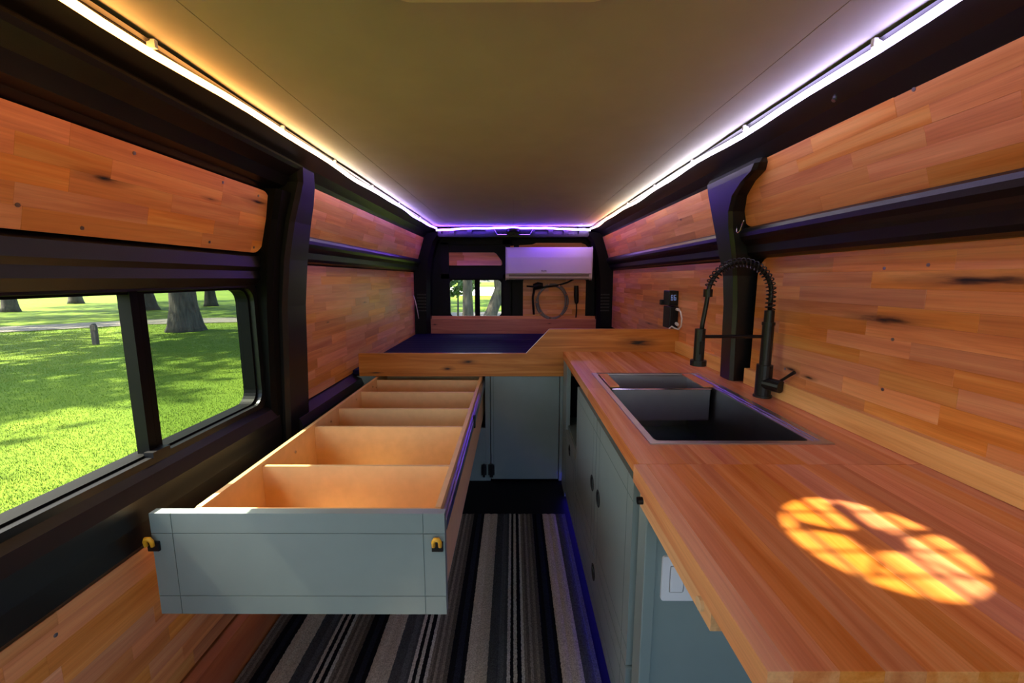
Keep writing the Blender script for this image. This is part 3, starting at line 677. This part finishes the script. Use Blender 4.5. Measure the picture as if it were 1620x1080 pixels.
badd('left_stile', box(-0.93, -0.80, BY+0.002, BY+0.03, 0.0, 0.645), bevel=0.002)
badd('bottom_rail', box(-0.80, -0.165, BY+0.002, BY+0.03, 0.0, 0.33))
badd('inner_wall', box(-0.93, 0.93, 3.0, 3.02, 0.0, 0.64), 'black_matte')
badd('inner_partition', box(-0.150, -0.136, BY+0.03, 3.0, 0.0, 0.64), 'teal_dark')
# front board: one plank stepping up behind the counter
fb = thing('bed_front_board', 'knotty wooden bed front board that slopes up behind the counter', 'board', (-0.888, 2.405, 0.651)); fb.rotation_euler = (PI/2, 0, 0)
pk_ = [(0, 0), (1.83, 0), (1.83, 0.274), (1.094, 0.274), (0.962, 0.134), (0, 0.134)]
bm = bmesh.new(); prism(pk_, fXY, -0.02, 0.0, bm)
obj('board', bm, wood('bed_board_wood', srgb(224, 160, 94), srgb(192, 122, 62), srgb(150, 84, 38), 0.35, [(0.51, 0.045, 0.05, 0.018), (0.63, 0.085, 0.075, 0.02), (1.60, 0.195, 0.15, 0.045), (0.10, 0.02, 0.06, 0.008)], 1.0, 1.02), fb, bevel=0.0015)
bp_ = thing('bed_platform', 'dark navy ribbed mat covering the bed platform', 'bed mat', (0, 3.2, 0.66))
for i in range(14):
    y0 = 2.43+i*0.1185
    obj('mat_strip', loc(box(-0.935, 0.93, y0, y0+0.116, 0.655, 0.682), bp_), 'navy', bp_, bevel=0.004)
rb = thing('bed_rear_board', 'reddish wooden board across the rear end of the bed', 'board', (-0.90, 4.12, 0.676)); rb.rotation_euler = (PI/2, 0, 0)
bm = bmesh.new(); prism([(0, 0), (1.80, 0), (1.80, 0.142), (0, 0.142)], fXY, -0.02, 0.0, bm)
obj('board', bm, wood('rear_board_wood', srgb(214, 140, 90), srgb(194, 116, 70), srgb(160, 84, 46), 0.4, [(0.14, 0.09, 0.04, 0.012), (1.25, 0.1, 0.03, 0.008)], 1.0, 1.02), rb, bevel=0.0015)
rb2 = thing('bed_rear_cleat', 'thin wooden ledge strip just behind the rear bed board', 'board', (-0.87, 4.165, 0.70)); rb2.rotation_euler = (PI/2, 0, 0)
bm = bmesh.new(); prism([(0, 0), (1.67, 0), (1.67, 0.145), (0, 0.145)], fXY, -0.018, 0.0, bm); obj('board', bm, 'wood', rb2, bevel=0.0015)

# ------------------------------------------------------------------ drawer
dw = thing('drawer', 'long open teal-fronted drawer with tan dividers pulled out from under the bed', 'drawer', (-0.48, 0.97, 0.345))
def dadd(name, bm, mat='mdf', par=dw, **k): return obj(name, loc(bm, dw), mat, par, **k)
DT, DB = 0.645, 0.381
fx0, fx1 = -0.880, -0.166
bm = box(fx0, fx1, 0.958, 0.978, DB-0.002, DT+0.004)
gxs = [fx0, fx0+0.052, fx1-0.052, fx1]; gzs = [DB-0.002, DB+0.048, DT-0.048, DT+0.004]; gp = 0.0009
for a in range(3):
    for b in range(3):
        box(gxs[a]+(gp if a else 0), gxs[a+1]-(gp if a < 2 else 0), 0.955, 0.9581, gzs[b]+(gp if b else 0), gzs[b+1]-(gp if b < 2 else 0), bm)
fr = dadd('drawer_front', bm, 'teal')
bx0_, bx1_ = -0.795, -0.180
dadd('inner_front', box(bx0_, bx1_, 0.979, 0.994, DB+0.02, DT-0.002), bevel=0.001)
sl = dadd('side_panel', box(bx0_, bx0_+0.015, 0.994, 2.60, DB+0.02, DT), bevel=0.001)
sr = dadd('side_panel', box(bx1_-0.015, bx1_, 0.994, 2.60, DB+0.02, DT), bevel=0.001)
dadd('back_panel', box(bx0_+0.015, bx1_-0.015, 2.585, 2.60, DB+0.02, DT), bevel=0.001)
dadd('bottom_panel', box(bx0_, bx1_, 0.994, 2.60, DB+0.005, DB+0.02))
for y in (1.252, 1.605, 1.84, 2.12, 2.38):
    dadd('divider', box(bx0_+0.015, bx1_-0.015, y, y+0.012, DB+0.02, DT-0.012), bevel=0.001)
for y, z in ((1.45, DT-0.05), (1.75, DT-0.04), (2.05, DT-0.03), (2.30, DT-0.03), (2.36, DT-0.05)):
    dadd('screw', tube([(bx0_+0.0148, y, z), (bx0_+0.018, y, z)], 0.005, 10), 'chrome', sl)
for y in (1.30, 1.42): dadd('screw', tube([(bx1_-0.0148, y, DT-0.02), (bx1_-0.018, y, DT-0.02)], 0.004, 10), 'black_plastic', sr)
for s, x in ((1, bx1_), (-1, bx0_)):
    a, b = sorted((x, x+s*0.009)); sld = dadd('drawer_slide', box(a, b, 0.99, 2.60, DT-0.070, DT-0.018), 'zinc', bevel=0.002)
    a, b = sorted((x+s*0.009, x+s*0.014)); dadd('slide_rail', box(a, b, 0.99, 1.75, DT-0.060, DT-0.030), 'zinc', sld, bevel=0.002)
    a, b = sorted((x+s*0.009, x+s*0.014)); dadd('slide_rail', box(a, b, 1.765, 2.60, DT-0.066, DT-0.024), 'zinc', sld, bevel=0.002)
    dadd('slide_stop', box(a, b+0.004, 1.748, 1.768, DT-0.068, DT-0.015), 'black_plastic', sld)
for s, x in ((-1, fx0+0.006), (1, fx1-0.018)):
    xl = x-(0.004 if s < 0 else 0.0)
    hs_ = dadd('lock_lever', tube([(xl-0.008, 0.944, 0.570), (xl-0.008, 0.942, 0.584), (xl-0.004, 0.940, 0.591), (xl+0.004, 0.940, 0.591), (xl+0.008, 0.942, 0.584), (xl+0.008, 0.944, 0.570)], [0.0045, 0.005, 0.0055, 0.0055, 0.005, 0.0045], 10), 'yellow', dw, smooth=True)
    hs_['label'] = 'yellow slide lock lever'
    dadd('lever_bracket', box(x-0.014, x+0.014, 0.948, 0.955, 0.553, 0.578), 'black_plastic', hs_, bevel=0.002)

# ------------------------------------------------------------------ rug
RP = 0.297
def rug_mat():
    m, n, b = nt('rug_stripes'); co = objco(n)
    sp = n.nodes.new('ShaderNodeSeparateXYZ'); n.links.new(co, sp.inputs[0])
    wob = math_n(n, 'MULTIPLY', math_n(n, 'SUBTRACT', noise(n, mapping(n, co, (60, 90, 1)), 1.0, 3), 0.5), 0.006)
    x = math_n(n, 'ADD', sp.outputs[0], wob)
    fr = math_n(n, 'FRACT', math_n(n, 'DIVIDE', math_n(n, 'ADD', x, 1.2+0.1025+0.033), RP))
    be, dg, wh, bk, gb, nv = (0.40, 0.35, 0.28), (0.055, 0.058, 0.062), (0.44, 0.41, 0.36), (0.006, 0.006, 0.008), (0.17, 0.145, 0.12), (0.014, 0.016, 0.026)
    T = 420.0
    st = [(0, be), (40, tuple(v*0.9 for v in be)), (95, dg), (140, tuple(v*1.5 for v in dg)), (165, dg), (180, wh), (195, bk), (210, wh), (226, bk), (246, wh), (258, gb), (272, tuple(v*0.6 for v in gb)), (284, tuple(v*1.3 for v in gb)), (298, tuple(v*0.7 for v in gb)), (312, gb), (326, tuple(v*0.5 for v in gb)), (345, bk), (372, nv), (400, bk)]
    c = ramp(n, fr, [(p/T, c) for p, c in st], 'CONSTANT')
    g = noise(n, co, 260, 2); c = mix(n, 1.0, c, ramp(n, g, [(0.3, (0.6, 0.6, 0.6)), (0.7, (1.3, 1.3, 1.3))]), 'MULTIPLY')
    n.links.new(c, b.inputs['Base Color']); b.inputs['Roughness'].default_value = 0.95; b.inputs['Specular IOR Level'].default_value = 0.1
    bump(n, b, g, 0.6, 0.004); return m
RX0, RX1, RYa, RYb = -0.838, 0.266, 0.30, 2.045
bm = bmesh.new(); nx, ny = 90, 40; grid = []
rr = random.Random(2)
for j in range(ny+1):
    grid.append([bm.verts.new((RX0+(RX1-RX0)*i/nx, RYa+(RYb-RYa)*j/ny, 0.0095+0.0018*math.sin(i*2.1)+rr.uniform(-0.0006, 0.0006))) for i in range(nx+1)])
for j in range(ny):
    for i in range(nx): bm.faces.new((grid[j][i], grid[j][i+1], grid[j+1][i+1], grid[j+1][i]))
bdr = [e for e in bm.edges if len(e.link_faces) == 1]
ret = bmesh.ops.extrude_edge_only(bm, edges=bdr)
for v in ret['geom']:
    if isinstance(v, bmesh.types.BMVert): v.co.z = 0.0005
tag(obj('striped_rug', bm, rug_mat()), 'grey, beige and black striped rug covering the van floor', 'rug')

# ------------------------------------------------------------------ rear: air conditioner, hose, plug
ac = thing('air_conditioner', 'white wall mounted air conditioner above the rear bed end', 'air conditioner', (0.33, 4.10, 1.19))
AX0, AX1, AY = -0.072, 0.735, 4.02
def aadd(name, bm, mat, par=ac, **k): return obj(name, loc(bm, ac), mat, par, **k)
aadd('housing', prism([(AY+0.012, 1.215), (AY+0.030, 1.197), (RY-0.025, 1.197), (RY-0.025, 1.495), (AY+0.02, 1.495), (AY+0.008, 1.48)], lambda a, b, t: (t, a, b), AX0, AX1), 'white', bevel=0.008, smooth=False)
aadd('front_panel', prism([(AY, 1.252), (AY+0.018, 1.252), (AY+0.026, 1.492), (AY+0.006, 1.486), (AY-0.004, 1.40)], lambda a, b, t: (t, a, b), AX0+0.012, AX1-0.012), 'white', bevel=0.004)
aadd('air_flap', prism([(AY+0.004, 1.246), (AY+0.02, 1.246), (AY+0.034, 1.204), (AY+0.022, 1.199)], lambda a, b, t: (t, a, b), AX0+0.030, AX1-0.030), 'grey_flap', bevel=0.002)
for i in range(5): aadd('brand_mark', box(0.262+i*0.010, 0.262+i*0.010+0.006, AY-0.004, AY+0.004, 1.272, 1.272+(0.013 if i in (0, 3) else 0.009)), 'black_plastic')
# coiled hose
co_pts = []
for i in range(150):
    t = i/149*2*PI*2.2 + 0.3
    co_pts.append((0.375+(0.145+0.012*math.sin(i*0.13))*math.cos(t), 4.165-0.012*(i/149)-0.006*math.sin(t*3), 0.99+(0.16+0.01*math.cos(i*0.11))*math.sin(t)))
hz = thing('coiled_hose', 'grey coiled hose looped on the wood insert under the air conditioner', 'hose', (0.375, 4.16, 0.83))
obj('hose_coil', loc(tube(co_pts, 0.0095, 8), hz), 'hose', hz, True)
obj('coupling', loc(tube([(0.20, 4.155, 1.125), (0.24, 4.15, 1.14), (0.285, 4.15, 1.14)], [0.03, 0.036, 0.024], 12), hz), 'black_plastic', hz)
obj('feed_cable', loc(tube([(0.13, 4.16, 1.135), (0.20, 4.155, 1.13), (0.30, 4.15, 1.125), (0.42, 4.15, 1.14), (0.52, 4.15, 1.17), (0.58, 4.15, 1.20)], 0.008, 8), hz), 'black_plastic', hz, True)
obj('down_pipe', loc(tube([(0.205, 4.155, 1.12), (0.19, 4.15, 1.02), (0.20, 4.15, 0.86)], 0.011, 8), hz), 'black_plastic', hz, True)
for k in range(9):
    t = 0.4+k*0.7; obj('hose_clip', loc(tube([(0.375+0.15*math.cos(t), 4.150, 0.99+0.165*math.sin(t)-0.006), (0.375+0.15*math.cos(t), 4.150, 0.99+0.165*math.sin(t)+0.006)], 0.011, 8), hz), 'chrome', hz)
pg = thing('hanging_plug', 'black power plug hanging below the right end of the air conditioner', 'plug', (0.61, 4.16, 0.86))
obj('plug_body', loc(tube([(0.61, 4.16, 1.14), (0.612, 4.16, 1.05), (0.615, 4.16, 0.98), (0.615, 4.16, 0.965)], [0.020, 0.024, 0.020, 0.012], 12), pg), 'black_plastic', pg)
obj('plug_cable', loc(tube([(0.615, 4.16, 0.97), (0.617, 4.16, 0.90), (0.612, 4.16, 0.83)], 0.006, 8), pg), 'black_plastic', pg)
tag(obj('wall_cable', tube([(-0.925, 3.98, 1.05), (-0.915, 4.0, 0.99), (-0.905, 4.03, 0.90), (-0.90, 4.05, 0.83)], 0.004, 6), 'cable_white', smooth=True), 'thin white cable hanging at the rear end of the left wall', 'cable')

# ------------------------------------------------------------------ socket box with display on right wall
mb = thing('battery_monitor', 'black display unit over a socket box with white cable on the right wall', 'monitor', (0.93, 2.50, 0.90))
def madd(name, bm, mat, par=mb, **k): return obj(name, loc(bm, mb), mat, par, **k)
hd_ = madd('display_unit', box(0.885, 0.942, 2.44, 2.53, 1.055, 1.140), 'black_plastic', bevel=0.004)
madd('side_tab', box(0.870, 0.90, 2.52, 2.55, 1.055, 1.085), 'black_plastic', hd_, bevel=0.002)
madd('screen', box(0.893, 0.932, 2.4385, 2.4402, 1.078, 1.125), plain('screen_glass', (0.01, 0.012, 0.02), 0.12, bmp=0), hd_)
dig = bpy.data.materials.new('digit_glow'); dig.use_nodes = True; n = dig.node_tree; n.nodes.clear()
o_ = n.nodes.new('ShaderNodeOutputMaterial'); e_ = n.nodes.new('ShaderNodeEmission'); e_.inputs['Color'].default_value = (0.35, 0.45, 0.9, 1); e_.inputs['Strength'].default_value = 0.35; n.links.new(e_.outputs[0], o_.inputs[0])
SEG = {'8': 'abcdefg', '1': 'bc', '4': 'bcfg', '2': 'abged', '6': 'acdefg'}
for i, ch in enumerate('86'):
    x0 = 0.897+i*0.017; z0, w, h = 1.086, 0.011, 0.030; t = 0.0022
    for s_ in SEG[ch]:
        r = {'a': (0, w, h-t, h), 'd': (0, w, 0, t), 'g': (0, w, h/2-t/2, h/2+t/2), 'b': (w-t, w, h/2, h), 'c': (w-t, w, 0, h/2), 'f': (0, t, h/2, h), 'e': (0, t, 0, h/2)}[s_]
        madd('digit_segment', box(x0+r[0], x0+r[1], 2.4375, 2.4384, z0+r[2], z0+r[3]), dig, hd_)
madd('socket_box', box(0.892, 0.942, 2.43, 2.54, 0.925, 1.050), 'black_plastic', bevel=0.004)
madd('white_plug', tube([(0.930, 2.428, 1.035), (0.930, 2.405, 1.035)], 0.009, 8), 'cable_white')
madd('white_plug', tube([(0.930, 2.428, 0.955), (0.930, 2.405, 0.950)], 0.009, 8), 'cable_white')
madd('white_cable', tube([(0.930, 2.410, 1.035), (0.934, 2.385, 1.025), (0.936, 2.365, 0.99), (0.936, 2.37, 0.945), (0.93, 2.39, 0.925), (0.92, 2.41, 0.928), (0.905, 2.425, 0.938), (0.89, 2.425, 0.925)], 0.0045, 8), 'cable_white', smooth=True)
# small S hook on the post/rib corner
tag(obj('wire_hook', tube([(0.848, 1.665, 1.41), (0.842, 1.655, 1.385), (0.842, 1.645, 1.378), (0.846, 1.635, 1.388), (0.850, 1.630, 1.415), (0.848, 1.62, 1.42)], 0.0022, 6), 'chrome', smooth=True), 'tiny bent wire hook on the black post', 'hook')
tag(obj('cove_screw', tube([(0.772, 1.10, 1.636), (0.768, 1.10, 1.631)], 0.005, 10), 'screw'), 'single pale screw head on the black cove at upper right', 'screw')

# ------------------------------------------------------------------ outdoors
GZ = -0.65
def ground_mat():
    m, n, b = nt('grass_ground'); co = objco(n)
    f = noise(n, co, 0.35, 4); g = noise(n, co, 28, 4, 0.7); h = noise(n, co, 160, 2)
    c = ramp(n, f, [(0.3, (0.068, 0.122, 0.009)), (0.7, (0.112, 0.165, 0.013))])
    c = mix(n, 1.0, c, ramp(n, g, [(0.3, (0.85, 0.87, 0.85)), (0.7, (1.1, 1.1, 1.05))]), 'MULTIPLY')
    c = mix(n, 1.0, c, ramp(n, h, [(0.3, (0.6, 0.65, 0.6)), (0.7, (1.3, 1.25, 1.2))]), 'MULTIPLY')
    n.links.new(c, b.inputs['Base Color']); b.inputs['Roughness'].default_value = 0.9; b.inputs['Specular IOR Level'].default_value = 0.1
    bump(n, b, h, 0.3, 0.01); return m
bm = bmesh.new(); gx = [-160, -60, -30, -15, -7, -3, 3, 10, 40, 120]; gy = [-60, -20, -5, 5, 15, 30, 60, 200]
gv = [[bm.verts.new((x, y, GZ)) for x in gx] for y in gy]
for j in range(len(gy)-1):
    for i in range(len(gx)-1): bm.faces.new((gv[j][i], gv[j][i+1], gv[j+1][i+1], gv[j+1][i]))
struct('ground', bm, ground_mat(), label='sunlit park lawn outside')
# gravel path
M['gravel'] = plain('gravel', (0.10, 0.09, 0.07), 0.95, var=0.25, scale=6, bmp=0.3)
bm = bmesh.new(); pth = [(-40, -2.5), (-26, 9.0), (-18.6, 15.4), (-15.4, 18.3), (-11.0, 19.6), (-5, 21.6), (6, 24), (30, 26)]
for i, (x, y) in enumerate(pth):
    a = Vector(pth[max(i-1, 0)]); b = Vector(pth[min(i+1, len(pth)-1)]); d = (b-a).normalized(); nn = Vector((-d.y, d.x))*1.3
    bm.verts.new((x-nn.x, y-nn.y, GZ+0.02)); bm.verts.new((x+nn.x, y+nn.y, GZ+0.02))
bm.verts.ensure_lookup_table()
for i in range(len(pth)-1): bm.faces.new([bm.verts[k] for k in (2*i, 2*i+1, 2*i+3, 2*i+2)])
struct('path', bm, 'gravel', label='pale gravel path across the lawn')
M['pale_lot'] = plain('pale_lot', (0.34, 0.33, 0.30), 0.95, var=0.1, scale=2)
struct('gravel_lot', box(-14, 14, 46, 90, GZ, GZ+0.03), 'pale_lot', label='pale gravel lot far behind the van')
# grass blades in view of the side window
def blades(nm, n_, region, hmin, hmax, seed):
    r = random.Random(seed); V = []; F = []
    while len(F) < n_:
        # denser near the window
        u = r.random()**2.4; d = 2.4+22*u; a = r.uniform(math.radians(18), math.radians(72))
        x = -d*math.cos(a)-0.6; y = d*math.sin(a)+0.1
        h = r.uniform(hmin, hmax)*(1+0.03*d); t = r.uniform(0, PI); w = 0.0018*(1+0.10*d); k = len(V)
        lx, ly = r.uniform(-0.5, 0.5)*h, r.uniform(-0.5, 0.5)*h
        V += [(x-w*math.cos(t), y-w*math.sin(t), GZ), (x+w*math.cos(t), y+w*math.sin(t), GZ), (x+lx, y+ly, GZ+h)]; F.append((k, k+1, k+2))
    me = bpy.data.meshes.new(nm); me.from_pydata(V, [], F); return me
m, n, b = nt('grass_blade'); co = objco(n)
n.links.new(ramp(n, noise(n, co, 3.0, 4), [(0.3, (0.068, 0.122, 0.009)), (0.7, (0.112, 0.165, 0.013))]), b.inputs['Base Color']); b.inputs['Roughness'].default_value = 0.7; b.inputs['Specular IOR Level'].default_value = 0.2
M['blade'] = m
gb = link('lawn_grass', blades('lawn_grass', 260000, None, 0.008, 0.024, 5), 'blade'); gb['kind'] = 'stuff'; gb['label'] = 'mown grass blades on the lawn beside the van'; gb['category'] = 'grass'

m, n, b = nt('bark'); co = objco(n)
v = noise(n, mapping(n, co, (9, 9, 1.4)), 1.0, 5, 0.65, 0.8)
n.links.new(ramp(n, v, [(0.3, (0.020, 0.016, 0.012)), (0.7, (0.095, 0.08, 0.06))]), b.inputs['Base Color']); b.inputs['Roughness'].default_value = 0.95; bump(n, b, v, 0.9, 0.05); M['bark'] = m
m, n, b = nt('leaf'); co = objco(n)
n.links.new(ramp(n, noise(n, co, 0.8, 3), [(0.3, (0.035, 0.085, 0.012)), (0.7, (0.10, 0.19, 0.03))]), b.inputs['Base Color']); b.inputs['Roughness'].default_value = 0.6; M['leaf'] = m
def crown_mesh(c, R, n_, seed, size=0.28, clump=60):
    r = random.Random(seed); V = []; F = []
    cl = []
    for i in range(clump):
        while True:
            p = Vector((r.uniform(-1, 1), r.uniform(-1, 1), r.uniform(-1, 1)))
            if p.length < 1: break
        cl.append(Vector((c[0]+p.x*R[0], c[1]+p.y*R[1], c[2]+p.z*R[2])))
    for i in range(n_):
        p = cl[i % clump]; p = p+Vector((r.gauss(0, 0.45), r.gauss(0, 0.45), r.gauss(0, 0.3)))*(R[0]/4.0)
        a = Vector((r.gauss(0, 1), r.gauss(0, 1), r.gauss(0, 1))).normalized(); b_ = a.orthogonal().normalized(); s = size*r.uniform(0.6, 1.3)
        c_ = a.cross(b_); k = len(V)
        V += [tuple(p+b_*s), tuple(p+c_*s*0.5), tuple(p-b_*s), tuple(p-c_*s*0.5)]; F.append((k, k+1, k+2, k+3))
    me = bpy.data.meshes.new('crown'); me.from_pydata(V, [], F); return me
def tree(label, base, r, h, crown=None, lean=(0, 0), seed=1, nleaf=2600, size=0.3, flare=1.45, fork=None):
    t = thing('park_tree', label, 'tree', (base[0], base[1], GZ), 'trees in the park')
    P = []; Rr = []
    for k, f in ((0.0, flare*1.25), (0.03, flare), (0.09, 1.12), (0.2, 1.0), (0.5, 0.85), (1.0, 0.5)):
        P.append((lean[0]*k, lean[1]*k, -0.1+(h+0.1)*k)); Rr.append(r*f)
    bm = tube(P, Rr, 14)
    if fork:
        z0 = fork[0]; k = z0/h
        tube([(lean[0]*k, lean[1]*k, z0), (lean[0]*k+fork[1]*0.4, lean[1]*k, z0+fork[2]*0.5), (lean[0]*k+fork[1], lean[1]*k, z0+fork[2])], [r*0.7, r*0.6, r*0.4], 10, bm)
    obj('trunk', bm, 'bark', t, True)
    if crown:
        c = link('crown', crown_mesh(crown[0], crown[1], nleaf, seed, size), 'leaf', t); c['kind'] = 'stuff'
    return t
tree('broad grey tree trunk flaring at its base in the right window pane', (-11.71, 15.15), 0.37, 11, ((0, -1, 9.5), (6.0, 6.0, 3.2)), seed=1, nleaf=3800)
tree('tree trunk at the far left edge of the side window', (-28.2, 23.85), 0.25, 12, ((0, 0, 10.5), (6, 6, 3)), seed=2)
tree('slim tree trunk far away behind the gravel path left of the mullion', (-32.5, 31.7), 0.29, 12, ((0, 0, 10.5), (6, 6, 3)), seed=3)
tree('tree trunk just right of the window mullion', (-21.9, 25.3), 0.44, 12, ((0, 0, 10.5), (6, 6, 3)), seed=4)
tree('small far tree trunk to the right of the broad trunk', (-20.4, 28.8), 0.26, 12, ((0, 0, 10.5), (5, 5, 3)), seed=5)
tree('leafy park tree standing out of view left of the window', (-17.0, 3.2), 0.40, 11, ((0, 0, 9.5), (5.0, 4.5, 3.0)), seed=6, nleaf=3000)
tree('leafy park tree between the van and the path, outside the window view', (-15.0, 27.0), 0.30, 11, ((0, 0, 9.0), (5, 5, 3)), seed=7)
tree('park tree behind the leftmost trunk', (-38.0, 18.0), 0.40, 12, ((0, 0, 10), (7, 7, 3)), seed=8)
tree('straight pale trunk in the left pane of the rear window', (-1.65, 15.5), 0.17, 9, ((0, 0, 7.5), (4, 3, 2.5)), seed=9)
tree('leaning forked trunk in the right pane of the rear window', (-1.05, 15.0), 0.19, 9, ((1.0, 0, 7.5), (4, 3, 2.5)), lean=(3.4, 0.5), seed=10, fork=(1.4, -0.2, 1.6))
tree('park tree whose shade dapples the lawn beside the post', (-15.8, 8.6), 0.35, 11, ((0, 0, 9.5), (4.6, 4.6, 2.8)), seed=31, nleaf=2400)
tree('park tree whose shade dapples the lawn before the path', (-23.0, 10.5), 0.35, 11, ((0, 0, 9.5), (4.6, 4.6, 2.8)), seed=32, nleaf=2400)
tree('park tree whose shade crosses the gravel path', (-28.0, 16.5), 0.35, 12, ((0, 0, 10.0), (5.0, 5.0, 2.8)), seed=33, nleaf=2600)
tree('unseen park tree added to shade the ground behind the van, nearer of two', (-9.0, 21.0), 0.35, 11, ((0, 0, 9.5), (4.6, 5.0, 2.8)), seed=34, nleaf=2600)  # out of view, added so its crown shades the overbright ground
tree('unseen park tree added to shade the ground behind the van, farther of two', (-10.0, 33.0), 0.35, 11, ((0, 0, 9.5), (5, 6, 2.8)), seed=35, nleaf=2600)  # second hidden tree added for shade on the ground farther back
# low hanging twigs and shrubs behind the rear window
def shrub(label, c, R, n_, seed, size=0.12):
    t = thing('shrub', label, 'shrub', (c[0], c[1], GZ), 'shrubs behind the van')
    cr = link('foliage', crown_mesh((0, 0, c[2]-GZ), R, n_, seed, size, 30), 'leaf', t); cr['kind'] = 'stuff'
    obj('stem', tube([(0, 0, 0), (0.02, 0, (c[2]-GZ)*0.6), (0, 0.03, c[2]-GZ)], [0.05, 0.04, 0.02], 8), 'bark', t)
shrub('leafy shrub left of the straight trunk behind the rear window', (-2.6, 20.0, 0.75), (0.7, 0.6, 0.45), 500, 21)
shrub('leafy shrub right of the leaning trunk behind the rear window', (-0.3, 17.0, 0.55), (0.5, 0.5, 0.5), 420, 22)
for i in range(12):
    x = -75+i*13; shrub_y = 100+6*math.sin(i*1.7)
    t = thing('hedge_tree', 'distant dark green tree in the tree line beyond the park', 'tree', (x, shrub_y, GZ), 'distant tree line')
    cr = link('crown', crown_mesh((0, 0, 6), (6, 4, 5), 420, 100+i, 1.1, 30), 'leaf', t); cr['kind'] = 'stuff'
    obj('trunk', tube([(0, 0, 0), (0, 0, 4), (0, 0, 7)], [0.4, 0.3, 0.2], 8), 'bark', t)
pp = thing('wooden_post', 'short weathered wooden post standing on the lawn', 'post', (-11.82, 11.91, GZ))
obj('post', prism([(-0.06, 0), (0.06, 0), (0.06, 0.52), (0.02, 0.60), (-0.06, 0.54)], fXZ, -0.05, 0.05), 'bark', pp, bevel=0.01)
obj('number_tag', box(0.0, 0.10, -0.065, -0.05, 0.42, 0.56), 'bark', pp)
